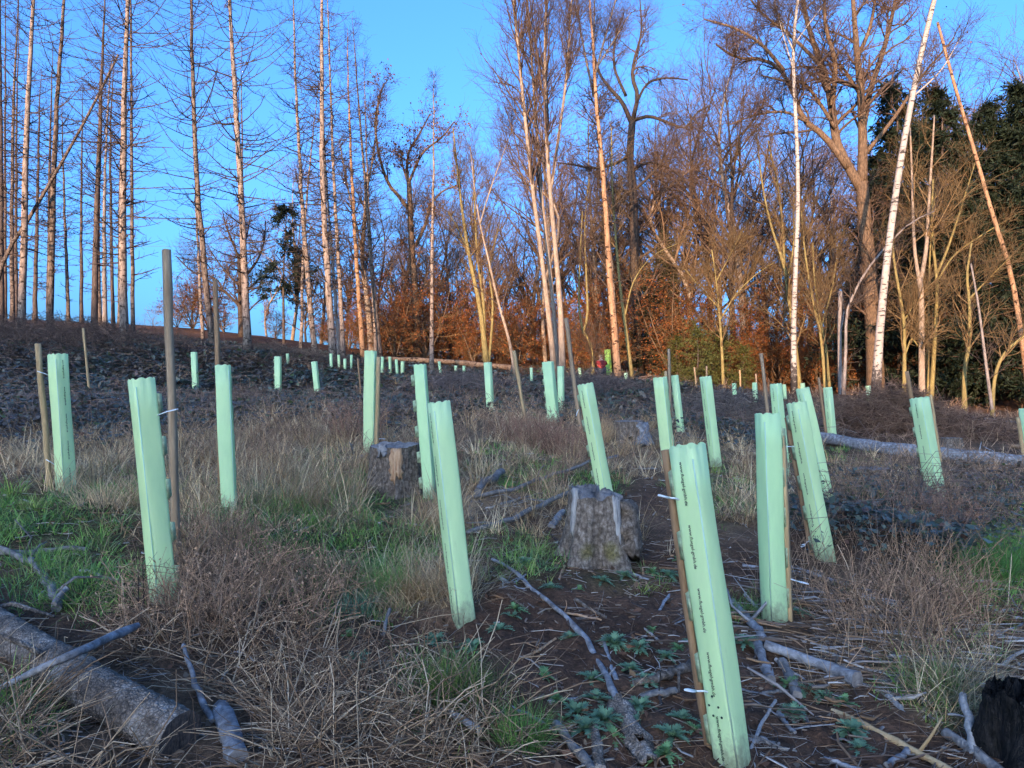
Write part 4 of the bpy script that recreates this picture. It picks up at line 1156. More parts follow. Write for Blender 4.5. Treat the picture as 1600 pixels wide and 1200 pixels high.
PB = [proto_beech(4.6, 1, 5000, 1), proto_beech(3.4, 1, 4200, 2), proto_beech(5.6, 1, 6000, 3)]
used = set()
BLAB = ['russet young beech of medium height in the thicket along the wood edge', 'low bushy russet young beech in the thicket along the wood edge', 'tall russet young beech in the thicket along the wood edge']
bs = [(300, 45, .75), (325, 47, .95), (350, 46, .7), (275, 48, .55), (545, 46, .8), (520, 50, .9), (500, 48, .6), (590, 44, .8), (430, 46, .5)]
for k in range(84):
    px = 560 + (k + r2.random()) * (1090 / 84)
    d = (36.5 if px < 1000 else 33.5) + 13 * r2.random()
    if px > 1340: d = 31 + 8 * r2.random()
    bs.append((px, d, .6 + .55 * r2.random()))
for k, (px, d, s) in enumerate(bs):
    i = int(r2.integers(0, 3))
    put(PB[i], px, d, s * (.8 if px > 1340 else 1), BLAB[i], i not in used, 'russet young beeches'); used.add(i)


def understory():
    """the tangle of twigs and brown leaves deep between the trunks, too dense to count"""
    N = 5200
    px = 560 + 1130 * rng.random(N); d = 40 + 28 * rng.random(N)
    p = at(px, np.full(N, 600.), d); p[:, 2] = gz(p[:, 0], p[:, 1])
    k = 4
    d0 = unit(rng.normal(size=(N, 3)) * [.5, .5, .2] + [0, 0, 1.0]); L = (1.0 + 4.0 * rng.random(N) ** 1.5)[:, None]
    P = np.stack([p, p + d0 * L * .5, p + d0 * L + rng.normal(size=(N, 3)) * .25], 1)
    V, Q, _ = polytubes(P, np.array([[.013, .010, .006]]).repeat(N, 0), 3)
    a = Acc(); a.add(V, Q, C=(.20, .13, .075))
    n = 42000
    i = rng.integers(0, N, n); u = rng.random((n, 1)) ** .8
    q = P[i, 0] * (1 - u) + P[i, 2] * u + rng.normal(size=(n, 3)) * .4
    V, Q = leaves(q, .13 * (.6 + .8 * rng.random(n)), .4)
    a.add(V, Q, C=np.repeat(np.array([.23, .082, .032]) * (.4 + .9 * rng.random((n, 1))), 4, 0))
    o = a.build('undergrowth', M['leaf'])
    tag(o, 'tangled twigs and russet leaves deep between the trunks of the wood', kind='stuff')


understory()

# ------------------------------------------------------------------ stumps
def stump(label, cx, by, wtop, H, mat='stumpbark', seed=0, flare=.35, tilt=(0, 0), jag=.02, d=None, top='cutwood', low_right=0.0):
    b = hit(cx, by)
    if d: b = at(cx, by, d); b[2] = g1(b[0], b[1])
    r = wtop / F * b[1] / 2
    root = thing('tree_stump', label, 'stump', b, 'cut stumps on the clearing')
    n, rows = 96, 24
    rr = np.random.default_rng(seed)
    A = np.arange(n) * 2 * math.pi / n
    lob = rr.integers(4, 6); ph = rr.random(3) * 6
    ridge = 1 + .16 * (fbm(A * 4.2, A * 0 + seed, 3, seed) - .5)
    ridge = ridge * (1 - .5 * sstep(5.6, 6.28, A)) + ridge[0] * .5 * sstep(5.6, 6.28, A)
    V = []
    for k in range(rows):
        z = -.18 + (H + .18) * (k / (rows - 1))
        fl = flare * math.exp(-max(z, 0) / (H * .5))
        rad = r * (1 + fl * (.6 + .55 * np.cos(lob * A + ph[0])) + .05 * np.sin(3 * A + ph[1]) + .10 * (np.abs(fbm(A * 7, A * 0 + z * 9, 3, seed + 3) - .5) - .12) + .012 * rr.normal(size=n)) * ridge
        zz = np.full(n, z)
        if k == rows - 1:
            zz = zz + jag * (fbm(np.cos(A) * 3 + seed, np.sin(A) * 3, 2, seed) - .5) * 2 + tilt[0] * np.cos(A) * r + tilt[1] * np.sin(A) * r
            zz = zz - low_right * (np.cos(A) > .35)
        V.append(np.c_[rad * np.cos(A), rad * np.sin(A), zz])
    V = np.concatenate(V)
    j = np.arange(n); j2 = (j + 1) % n
    Q = np.concatenate([np.c_[k * n + j, k * n + j2, (k + 1) * n + j2, (k + 1) * n + j] for k in range(rows - 1)])
    link('bark', mesh('bark', V, Q, None, [M[mat]], True), root)
    # cut face in rings, slightly uneven
    ed = V[-n:]
    C = [ed * [1, 1, 1]]
    Q = []; VV = [ed + [0, 0, -.001]]
    cz = np.array([0, 0, ed[:, 2].mean()])
    for q, f in enumerate((.93, .7, .4, .12)):
        w_ = cz + (ed - cz) * f
        w_[:, 2] += rr.normal(size=n) * jag * .35 + (-.004 if q == 0 else 0)
        VV.append(w_)
    for k in range(4):
        Q.append(np.c_[k * n + j, k * n + j2, (k + 1) * n + j2, (k + 1) * n + j])
    VV = np.concatenate(VV + [cz[None] - [0, 0, .01]])
    T = np.c_[4 * n + j, 4 * n + j2, np.full(n, 5 * n)]
    link('cut_face', mesh('cut_face', VV, np.concatenate(Q), T, [M[top]], False), root)
    return root, r, H


def patch(root, name, r, H, a0, a1, z0, z1, mat, out=.012, seed=0, flare=0.0, taper=1.0):
    """thick ragged piece lying on a stump's side between two angles and heights"""
    rr = np.random.default_rng(seed)
    nu, nv = 9, 9
    V = []
    col_j = rr.normal(size=nu) * .022
    for t_ in (0, 1):
        for i in range(nv):
            v = i / (nv - 1); z = z0 + (z1 - z0) * v
            mid = (a0 + a1) / 2; hw = (a1 - a0) / 2 * (taper + (1 - taper) * v) * (1 + .20 * rr.normal())
            for k in range(nu):
                u = k / (nu - 1) * 2 - 1
                a = mid + hw * u
                z = z0 + (z1 - z0) * v + (col_j[k] if i in (0, 1) else 0); edge = (1 - abs(u) ** 6) * (1 - abs(2 * v - 1) ** 8)
                rad = r * (1.09 + flare * math.exp(-max(z, 0) / (H * .5))) + (out * (.5 + .5 * edge) + .004 * rr.normal() if t_ == 0 else -.02)
                V.append((rad * math.cos(a), rad * math.sin(a), z + .01 * rr.normal() * (1 - t_)))
    V = np.array(V); Q = []
    g = lambda t_, i, k: t_ * nu * nv + i * nu + k
    for i in range(nv - 1):
        for k in range(nu - 1):
            Q.append((g(0, i, k), g(0, i, k + 1), g(0, i + 1, k + 1), g(0, i + 1, k)))
    for k in range(nu - 1):
        Q.append((g(0, 0, k + 1), g(0, 0, k), g(1, 0, k), g(1, 0, k + 1))); Q.append((g(0, nv - 1, k), g(0, nv - 1, k + 1), g(1, nv - 1, k + 1), g(1, nv - 1, k)))
    for i in range(nv - 1):
        Q.append((g(0, i, 0), g(0, i + 1, 0), g(1, i + 1, 0), g(1, i, 0))); Q.append((g(0, i + 1, nu - 1), g(0, i, nu - 1), g(1, i, nu - 1), g(1, i + 1, nu - 1)))
    return link(name, mesh(name, V, Q, None, [M[mat]], True), root)


D90 = -math.pi / 2
r_, rd, h_ = stump('dark stump with a patch of fresh orange torn wood on its side', 617, 768, 72, .44, seed=3, flare=.22, tilt=(0, .1))
patch(r_, 'torn_wood', rd, h_, D90 - .02, D90 + .42, .14, .42, 'freshwood', .02, 2, .2)
patch(r_, 'splinter', rd, h_, D90 - .55, D90 - .2, .36, .46, 'silver', .012, 5, .1)
r_, rd, h_ = stump('mossy grey stump with a split lower side in front of a printed shelter', 932, 880, 76, .47, mat='stumpmoss', seed=5, flare=.8, tilt=(-.14, .05), jag=.05)
patch(r_, 'bare_strip', rd, h_, D90 - 1.1, D90 - .78, .22, .52, 'palewood', .014, 7, .5, .5)
patch(r_, 'bare_strip', rd, h_, D90 + .50, D90 + .74, .15, .46, 'palewood', .016, 8, .5, .7)
patch(r_, 'split_side', rd, h_, D90 + .78, D90 + 1.75, .06, .43, 'stumpbark', .085, 9, .5, 1.0)
r_, rd, h_ = stump('wide weathered stump with a bleached flank in dry grass', 985, 694, 46, .36, seed=7, flare=.4)
patch(r_, 'bleached_flank', rd, h_, D90 + .35, D90 + 1.2, .0, .34, 'silver', .02, 3, .5, 1.4)
stump('low grey stump below the fallen grey trunk', 1362, 768, 52, .27, seed=9, flare=.35)
stump('small far stump near the printed shelter by the brash heap', 1486, 702, 28, .22, seed=11, flare=.3)
stump('tiny far stump on the ridge beside the brightest dead spruce', 222, 534, 8, .32, seed=12, flare=.2)
r_, rd, h_ = stump('black charred stump at the lower corner with a brown broken top', 1608, 1190, 100, .25, mat='char', seed=13, flare=.8, jag=.09, tilt=(.1, -.12), top='char')
patch(r_, 'broken_wood', rd, h_, D90 - .6, D90 + .2, .17, .31, 'stumpbark', .035, 5, .25)


# ------------------------------------------------------------------ logs, poles, sticks
def stick(label, pts, w0, w1, mat, name='stick', cat='stick', raise_=(0, 0), sides=7, wob=.25, twigs=0, cap='cutwood', group='dead wood lying on the clearing', flare=0, k=None, d=None, free=None):
    """piece of dead wood lying along the ground through the given pixels"""
    G = np.array([hit(*p) for p in pts]) if d is None else np.array([(lambda q: np.array([q[0], q[1], g1(q[0], q[1])]))(at(p[0], p[1], dd)) for p, dd in zip(pts, d)])
    if free: G = np.array([at(p[0], p[1], dd) for p, dd in zip(pts, free)])
    b = G[0].copy()
    k = k or max(8, 4 * len(pts))
    rr = np.random.default_rng(int(pts[0][0] * 3 + pts[0][1]))
    dm = G[:, 1].mean()
    t = np.linspace(0, 1, k)
    R = (w0 * (1 - t) + w1 * t) / F * dm / 2
    P = resample(G, k)
    if not free: P[:, 2] = np.maximum(P[:, 2], gz(P[:, 0], P[:, 1])) + R * .75 + raise_[0] * (1 - t) + raise_[1] * t
    P[1:-1] += rr.normal(size=(k - 2, 3)) * R[1:-1, None] * wob
    if flare: R = R * (1 + flare * np.exp(-(1 - t) * 14))
    P -= b
    R = R * (1 + (.09 if sides < 30 else .0) * rr.normal(size=k))
    V, Q, T = polytubes(P[None], R[None], sides, True)
    n = sides
    if n > 30:   # flaky bark relief
        ii, jj = np.meshgrid(np.arange(k), np.arange(n), indexing='ij')
        rel = (np.abs(fbm(ii.ravel() * .35, jj.ravel() * .55, 3, 9) - .5) - .12) * .26 + .05 * (fbm(ii.ravel() * .07, jj.ravel() * .12, 2, 4) - .5)
        V[:k * n] += (V[:k * n] - np.repeat(P, n, 0)) * rel[:, None]
    else:
        V[:k * n] += rr.normal(size=(k * n, 3)) * np.repeat(R, n)[:, None] * .06
    mi = np.r_[np.zeros(len(Q)), np.ones(len(T))].astype(int)
    o = link(name, mesh(name, V, Q, None, [M[mat]], True), None, tuple(b))
    tag(o, label, cat, group)
    # end grain as a part of its own
    for T_ in (T[:n], T[n:]):
        iv, inv = np.unique(T_, return_inverse=True)
        link('cut_end', mesh('cut_end', V[iv], None, inv.reshape(-1, 3), [M[cap]]), o)
    o.data.clear_geometry(); m2 = mesh(name, V, Q, None, [M[mat]], True); o.data = m2
    for q in range(twigs):
        i = int(k * (.15 + .75 * rr.random())); dv = unit(rr.normal(size=3) * [1, 1, .4] + [0, 0, .5])
        L = min(R[0] * (6 + 14 * rr.random()), .35); rb = min(R[i] * .45, .016)
        pp = np.array([P[i], P[i] + dv * L * .5 + rr.normal(size=3) * L * .08, P[i] + dv * L + [0, 0, -.15 * L]])
        V2, Q2, T2 = polytubes(pp[None], np.array([[rb, rb * .8, rb * .45]]), 5, True)
        link('side_branch', mesh('side_branch', V2, Q2, T2, [M[mat]], True), o)
    return o


ST = stick
ST('thick grey barked log lying in dry stalks with a dark sawn end', [(-120, 938), (-10, 1004), (140, 1100), (282, 1184)], 56, 60, 'logbark', 'fallen_log', 'log', sides=56, wob=.004, twigs=3, cap='darkcut', k=170)
ST('bluish split stick lying across the thick grey log', [(5, 1072), (110, 1024), (214, 978)], 9, 15, 'silver', wob=.08, free=(2.74, 2.62, 3.20))
ST('long pale grey fallen trunk lying across the slope behind the leaning shelters', [(1262, 688), (1400, 712), (1500, 722), (1620, 734), (1740, 752)], 19, 23, 'silver', 'fallen_log', 'log', sides=12, wob=.06, twigs=5)
ST('sunlit orange fallen trunk lying along the far wood edge', [(606, 0), (690, 0), (800, 0)], 7, 9, 'spruce_orange', 'fallen_log', 'log', sides=8, wob=.05, d=[34.5, 33.5, 31.5], raise_=(.1, .1))
ST('thin bleached pole lying far off below the mossy sapling', [(1490, 655), (1560, 660), (1640, 668)], 5, 4, 'silver', 'fallen_pole', 'pole', wob=.05)
ST('smooth bluish white pole with a flared sawn end', [(1196, 1024), (1270, 1052), (1340, 1082)], 15, 17, 'silver', 'fallen_pole', 'pole', sides=12, wob=.04, flare=.6, raise_=(.02, .03))
ST('short banded round of branch with a pale cut end, under the flared pole', [(1222, 1040), (1234, 1068), (1246, 1100)], 15, 17, 'greybark', 'cut_branch', 'branch', sides=10, wob=.04)
ST('short grey round lying left of the banded one', [(1183, 1010), (1192, 1040), (1204, 1072)], 14, 15, 'silver', 'cut_branch', 'branch', sides=10, wob=.04)
ST('grey broken branch emerging behind the nearest shelter', [(1145, 945), (1170, 975), (1195, 1008)], 10, 13, 'silver', 'broken_branch', 'branch', twigs=2)
ST('long peeling grey branch curving down the bare soil', [(768, 877), (830, 925), (900, 985), (938, 1045), (964, 1098)], 6, 10, 'silver', 'broken_branch', 'branch', wob=.18, twigs=3, sides=9)
ST('short forked grey stick beside the long peeling branch', [(942, 1000), (950, 1035), (964, 1070)], 6, 8, 'silver', twigs=1)
ST('upper of two thin brown branches resting against the mossy stump', [(728, 782), (800, 775), (870, 755), (965, 735)], 6, 5, 'greybark', 'broken_branch', 'branch', raise_=(.0, .16), twigs=3)
ST('lower of two thin brown branches resting against the mossy stump', [(730, 836), (800, 820), (850, 800), (902, 782)], 7, 8, 'greybark', 'broken_branch', 'branch', raise_=(.0, .08), twigs=2)
ST('dark slab of wood lying in grass right of the soil shelter', [(746, 776), (784, 750)], 11, 13, 'greybark', 'wood_slab', 'wood', raise_=(.02, .04))
ST('pale curved stick in front of the mossy stump', [(950, 880), (975, 896), (1014, 912)], 5, 6, 'silver')
ST('thin brown stick left of the mossy stump foot', [(855, 834), (875, 852), (896, 876)], 4, 5, 'twig_grey')
ST('short bluish stub left of the mossy stump', [(862, 832), (880, 812)], 11, 9, 'silver', raise_=(.0, .05))
ST('dark twiggy branch lying in green grass', [(475, 838), (530, 842), (582, 856)], 5, 4, 'twig', 'broken_branch', 'branch', twigs=5)
ST('small dark stick crossing the twiggy branch in green grass', [(488, 815), (512, 868)], 4, 4, 'twig', twigs=2)
ST('short stick standing up from bare soil left of the soil shelter', [(598, 1000), (609, 972)], 5, 6, 'greybark', raise_=(0, .06))
ST('grey branch lying before the stump with torn wood', [(520, 724), (580, 716)], 7, 9, 'silver', 'broken_branch', 'branch', twigs=1)
ST('pale flat board piece among dry stalks', [(690, 1122), (752, 1158)], 10, 12, 'palewood', 'wood_slab', 'wood', raise_=(.02, .02))
ST('thin pale stick reaching up from the low green tussock', [(795, 1108), (830, 1125), (868, 1150)], 5, 6, 'silver')
ST('short pale stick on soil below the long peeling branch', [(852, 1102), (918, 1092)], 5, 6, 'palewood')
ST('brown split log chunk behind the nearest shelter foot', [(990, 1082), (1040, 1070), (1090, 1052)], 12, 16, 'stumpbark', 'broken_branch', 'branch', twigs=2, raise_=(.01, .02))
ST('second brown split chunk below the first one', [(1000, 1098), (1055, 1085)], 9, 12, 'greybark', 'broken_branch', 'branch')
ST('small upright grey twig on bare soil', [(1028, 960), (1046, 932)], 4, 5, 'silver')
ST('dark rotten branch curving down beside the thick log', [(-10, 862), (40, 880), (75, 918), (88, 958)], 9, 13, 'greybark', 'broken_branch', 'branch', twigs=2, wob=.3)
ST('long dark branch lying in grass at the picture edge', [(-20, 868), (60, 866), (135, 862)], 9, 7, 'greybark', 'broken_branch', 'branch', twigs=2)
ST('pale broken stick in grass above the thick log', [(125, 896), (185, 912)], 6, 7, 'palewood')
ST('short grey branch stub against the thick log', [(84, 968), (104, 950)], 9, 8, 'silver', raise_=(.05, .08))
ST('silver stick standing behind the sawn end of the thick log', [(286, 1050), (305, 1095), (332, 1140)], 7, 9, 'silver', raise_=(.1, .02))
ST('lichen white slab half buried in dry stalks', [(345, 1120), (372, 1200)], 30, 34, 'silver', 'wood_slab', 'wood', wob=.1)
ST('long pale stick at the top of the splintered brash', [(1232, 890), (1330, 918), (1420, 958), (1445, 990)], 6, 7, 'silver', twigs=3)
ST('weathered silver branch crossing the splintered brash', [(1340, 935), (1440, 966), (1512, 978)], 9, 11, 'silver', 'broken_branch', 'branch')
ST('grey stick at the far end of the splintered brash', [(1478, 1004), (1540, 1000), (1620, 1006)], 7, 8, 'silver', twigs=2)
ST('pale twig rising over the splintered brash near the edge', [(1555, 1055), (1580, 1040), (1625, 1025)], 6, 5, 'palewood', raise_=(0, .05))
ST('brown splintered branch above the flared pole', [(1245, 1004), (1300, 1020), (1352, 1040)], 7, 8, 'freshwood', twigs=2)
ST('brown splintered branch right of the flared pole', [(1300, 1046), (1360, 1062), (1412, 1078)], 9, 8, 'stumpbark')
ST('pale splintered lath right of the flared pole', [(1335, 1070), (1400, 1092), (1450, 1100)], 6, 7, 'palewood')
ST('long light brown stick running to the lower corner', [(1300, 1118), (1390, 1160), (1490, 1215)], 11, 13, 'stake_tan', twigs=1, wob=.08)
ST('small silver stick lying across the long light brown one', [(1330, 1165), (1380, 1140)], 5, 5, 'silver')
ST('short bluish offcut at the lower edge', [(1385, 1200), (1418, 1180)], 10, 11, 'silver')
ST('upright pale plank leaning on the charred stump', [(1524, 1190), (1506, 1140)], 14, 12, 'palewood', 'wood_slab', 'wood', raise_=(.0, .12))
ST('dark grey pole running under the charred stump', [(1476, 1150), (1520, 1180), (1580, 1230)], 16, 18, 'greybark', 'fallen_pole', 'pole', wob=.05)
ST('white triangular chip of wood on moss', [(1390, 1098), (1412, 1124)], 13, 7, 'palewood', 'wood_chip', 'wood')
ST('pale thin stick right of the nearest shelter foot', [(1172, 1178), (1190, 1145), (1212, 1115)], 5, 5, 'palewood', raise_=(0, .04))
ST('dark rotten branch under the bark slab', [(868, 1135), (895, 1170), (925, 1215)], 13, 15, 'greybark', 'broken_branch', 'branch', wob=.2)
ST('second dark rotten branch beside the bark slab', [(926, 1140), (932, 1175), (938, 1215)], 17, 18, 'logbark', 'broken_branch', 'branch', wob=.15)
ST('pale stick lying below the leaning shelter with holes', [(1300, 780), (1345, 786), (1390, 790)], 4, 5, 'silver')
ST('thin pale stick left of the low grey stump', [(1160, 885), (1250, 900)], 5, 5, 'silver')
ST('crooked grey branch in brash near the fallen grey trunk', [(1380, 700), (1420, 712), (1455, 700)], 5, 4, 'greybark', 'broken_branch', 'branch', twigs=4)


SMALL = np.random.default_rng(31)
for q in range(112):
    if q >= 64: x, y = (SMALL.uniform(1120, 1600), SMALL.uniform(880, 1190)) if q < 100 else (SMALL.uniform(1250, 1600), SMALL.uniform(690, 850))
    elif q < 30: x, y = SMALL.uniform(760, 1140), SMALL.uniform(860, 1190)
    elif q < 56: x, y = SMALL.uniform(1130, 1600), SMALL.uniform(890, 1180)
    else: x, y = SMALL.uniform(600, 900), SMALL.uniform(740, 960)
    an = SMALL.normal() * (1.2 if q < 30 else .45) + (.6 if q < 30 else .35)
    L = SMALL.uniform(22, 85); dx_, dy_ = math.cos(an) * L, math.sin(an) * L * .55
    mt = ['silver', 'palewood', 'greybark', 'twig_grey', 'stumpbark', 'freshwood'][int(SMALL.integers(0, 6))]
    lab = {'silver': 'small weathered silver stick lying on the forest soil', 'palewood': 'small bleached stick lying on the forest soil', 'greybark': 'small grey barked stick lying on the forest soil', 'twig_grey': 'small dark twig lying on the forest soil', 'stumpbark': 'small brown rotten stick lying on the forest soil', 'freshwood': 'small orange brown splinter lying on the forest soil'}[mt]
    w_ = SMALL.uniform(2.5, 6.5) if q < 64 else SMALL.uniform(3, 9)
    if q >= 64: L *= 1.4; dx_ *= 1.4; dy_ *= 1.4
    ST(lab, [(x, y), (x + dx_ * .5 + SMALL.normal() * 3, y + dy_ * .5 + SMALL.normal() * 2), (x + dx_, y + dy_)], w_, w_ * .7, mt, twigs=int(SMALL.integers(0, 3)), group='small sticks scattered on the soil', sides=6)


def bark_slab():
    P = np.array([hit(968, 1108), hit(990, 1150), hit(1018, 1205)])
    b = P[0].copy(); k, n = 26, 11
    path = resample(P, k)
    side = unit(np.cross(path[-1] - path[0], [0, 0, 1]))
    V = []
    for t_ in (0, 1):
        for i in range(k):
            wd = .052 + .012 * math.sin(i * .5)
            for j in range(n):
                u = j / (n - 1) * 2 - 1
                z = .045 * (1 - u * u) + .012 * (fbm(i * .35, j * .6, 3, 3) - .5) * 2 - t_ * .012
                ir = i + (1.2 * math.sin(j * 1.9) if i in (0, k - 1) else 0) / k
                V.append(path[i] + side * u * wd * (1 + .1 * math.sin(i * 1.3)) + [0, 0, z + .004] + (path[-1] - path[0]) / k * (ir - i) * k)
    V = np.array(V) - b; g = lambda t_, i, j: t_ * k * n + i * n + j
    Q = []
    for i in range(k - 1):
        for j in range(n - 1):
            if 17 <= i <= 19 and 4 <= j <= 6: continue
            Q.append((g(0, i, j), g(0, i, j + 1), g(0, i + 1, j + 1), g(0, i + 1, j))); Q.append((g(1, i, j + 1), g(1, i, j), g(1, i + 1, j), g(1, i + 1, j + 1)))
    for i in range(k - 1):
        for j in (0, n - 1): Q.append((g(0, i, j), g(0, i + 1, j), g(1, i + 1, j), g(1, i, j)))
    for j in range(n - 1):
        for i in (0, k - 1): Q.append((g(0, i, j), g(0, i, j + 1), g(1, i, j + 1), g(1, i, j)))
    o = link('bark_slab', mesh('bark_slab', V, Q, None, [M['logbark']], True), None, tuple(b))
    tag(o, 'curved slab of cracked grey bark at the end of the long peeling branch', 'bark')


bark_slab()


# ------------------------------------------------------------------ person planting at the wood edge
def person():
    p = hit(940, 592)
    verts = [(0, 0, .36), (0, .06, .55), (0, .16, .74), (0, .24, .86), (0, .30, .93), (0, .33, 1.03),      # pelvis .. head
             (-.18, .19, .76), (-.24, .42, .58), (-.12, .62, .50), (.18, .19, .76), (.27, .40, .66), (.20, .55, .86),  # arms
             (-.11, .02, .36), (-.17, .38, .44), (-.15, .14, .08), (-.15, .30, .03), (.11, .02, .36), (.17, .38, .44), (.15, .14, .08), (.15, .30, .03)]
    ed = [(0, 1), (1, 2), (2, 3), (3, 4), (4, 5), (2, 6), (6, 7), (7, 8), (2, 9), (9, 10), (10, 11), (0, 12), (12, 13), (13, 14), (14, 15), (0, 16), (16, 17), (17, 18), (18, 19)]
    rad = [.16, .17, .17, .07, .085, .095, .075, .06, .045, .075, .06, .045, .10, .08, .055, .045, .10, .08, .055, .045]

    def skin(vs, es, rs, name, mat, parent=None, sub=2, loc=None):
        me = bpy.data.meshes.new(name); me.from_pydata(vs, es, [])
        ob = bpy.data.objects.new(name, me); COL.objects.link(ob)
        m = ob.modifiers.new('s', 'SKIN'); s2 = ob.modifiers.new('u', 'SUBSURF'); s2.levels = sub; s2.render_levels = sub
        for v, r in zip(me.skin_vertices[0].data, rs): v.radius = (r, r)
        me.skin_vertices[0].data[0].use_root = True
        dg = bpy.context.evaluated_depsgraph_get()
        m2 = bpy.data.meshes.new_from_object(ob.evaluated_get(dg)); m2.name = name
        bpy.data.objects.remove(ob)
        m2.materials.clear(); m2.materials.append(mat)
        for q in m2.polygons: q.use_smooth = True
        o = link(name, m2, parent, loc)
        return o
    ms = NT('skin'); sk = ms.pbr((.55, .33, .24), .6, .3)
    mj = NT('red quilted jacket'); co = mj.objco()
    wv = mj.n("TexWave"); wv.bands_direction = 'Z'; wv.inputs['Scale'].default_value = 4; mj.l(co, wv.inputs['Vector'])
    jk = mj.pbr(mj.ramp(wv.outputs['Fac'], [(.1, (.13, .015, .015)), (.5, (.30, .035, .03))]), .6, .3)
    mh = NT('blond hair'); hr = mh.pbr((.50, .36, .20), .6, .3)
    mt = NT('dark trousers'); tr = mt.pbr((.03, .035, .05), .8, .2)
    o = skin(verts, ed, rad, 'person', sk, None, 2, tuple(p))
    tag(o, 'crouching person in a red quilted jacket with blond hair planting at the wood edge', 'person')
    skin([verts[i] for i in (0, 1, 2, 3, 6, 7, 9, 10)], [(0, 1), (1, 2), (2, 3), (2, 4), (4, 5), (2, 6), (6, 7)], [.20, .205, .20, .09, .095, .07, .095, .07], 'jacket', jk, o)
    skin([verts[i] for i in (0, 12, 13, 14, 16, 17, 18)], [(0, 1), (1, 2), (2, 3), (0, 4), (4, 5), (5, 6)], [.17, .12, .095, .07, .12, .095, .07], 'trousers', tr, o)
    skin([(0, .28, .96), (0, .31, 1.06), (0, .33, 1.10)], [(0, 1), (1, 2)], [.10, .105, .07], 'hair', hr, o)


person()
q = S('bright lime green sunlit shelter held up beside the crouching person', (949, 546), (952, 592), float(hit(952, 590)[1]), 10, .6, None, None, 77, detail=1, group='tree shelters standing on the clearing')


for ch in q.children:
    ch.data.materials.clear(); ch.data.materials.append(M['lime'])


# ------------------------------------------------------------------ power line far behind the ridge
pl = thing('power_line', 'faint overhead wires crossing the sky behind the ridge spruces', 'power line', (0, 150, 40))
for (ya, ym, yb) in ((322, 336, 352), (330, 345, 360), (376, 386, 396)):
    Pq = resample([at(-700, ya, 150), at(420, ym, 150), at(2300, yb, 150)], 14) - np.array([0, 150, 40])
    V, Q, T = polytubes(Pq[None], np.full((1, 14), .03), 4, True)
    m = NT('wire')
    link('wire', mesh('wire', V, Q, T, [m.pbr((.08, .08, .09), .5, .4)]), pl)


# ------------------------------------------------------------------ ground vegetation
KEEP = [(300, 1170, 130, 85, .97), (200, 1120, 130, 80, .93), (60, 1035, 130, 70, .9), (150, 1150, 90, 50, .7), (740, 985, 60, 30, .9), (935, 905, 75, 35, .95), (617, 785, 55, 25, .85), (1210, 985, 70, 28, .9), (1290, 890, 50, 25, .8), (350, 1140, 30, 50, .6)]


def seeds(n, kind, d0=1.5, d1=30, pw=1.0, clump=3.0, thr=.35, sd=0):
    """random rooting points on the ground where a zone is strong; bunched by noise"""
    out = []
    tot = 0
    for _ in range(12):
        m = 60000
        d = d0 * (d1 / d0) ** (rng.random(m) ** pw)
        px = -220 + 2040 * rng.random(m)
        P = at(px, np.full(m, 600.), d)
        z = gz(P[:, 0], P[:, 1]); P[:, 2] = z
        _, py = proj(P)
        wgt = zone(kind, px, py)
        cl = sstep(thr - .12, thr + .18, fbm(P[:, 0] * clump, P[:, 1] * clump, 2, 70 + sd))
        ok = rng.random(m) < wgt * (.12 + .88 * cl)
        for cx, cy, rx, ry, a_ in KEEP:
            ok &= ~((((px - cx) / rx) ** 2 + ((py - cy) / ry) ** 2 < 1) & (rng.random(m) < a_))
        out.append(P[ok]); tot += ok.sum()
        if tot > n: break
    P = np.concatenate(out)
    return P[:n]


def blades(root, hgt, wid, lean, col, az=None, seg=3, droop=.6):
    """grass blades: root (N,3) -> tapered curved strips"""
    N = len(root)
    a = rng.random(N) * 2 * math.pi if az is None else az
    dirh = np.stack([np.cos(a), np.sin(a), np.zeros(N)], 1)
    side = np.stack([-np.sin(a), np.cos(a), np.zeros(N)], 1)
    tw = rng.normal(size=(N, 1)) * .6
    side = unit(side * np.cos(tw) + dirh * np.sin(tw))
    s = np.linspace(0, 1, seg + 1)
    V = np.empty((N, 2 * seg + 1, 3))
    for k in range(seg + 1):
        u = s[k]
        th = lean * (0.55 + droop * u)
        c = root + dirh * (hgt * u * np.sin(th))[:, None] + np.array([0, 0, 1.0]) * (hgt * u * np.cos(th))[:, None]
        wv = (wid * (1 - u * .85))[:, None]
        if k < seg:
            V[:, 2 * k] = c - side * wv; V[:, 2 * k + 1] = c + side * wv
        else:
            V[:, 2 * seg] = c
    b = (np.arange(N) * (2 * seg + 1))[:, None]
    Q = np.concatenate([b + np.array([[2 * k, 2 * k + 1, 2 * k + 3, 2 * k + 2]]) for k in range(seg - 1)])
    T = b + np.array([[2 * seg - 2, 2 * seg - 1, 2 * seg]])
    return V.reshape(-1, 3), Q, T, np.repeat(col, 2 * seg + 1, 0)


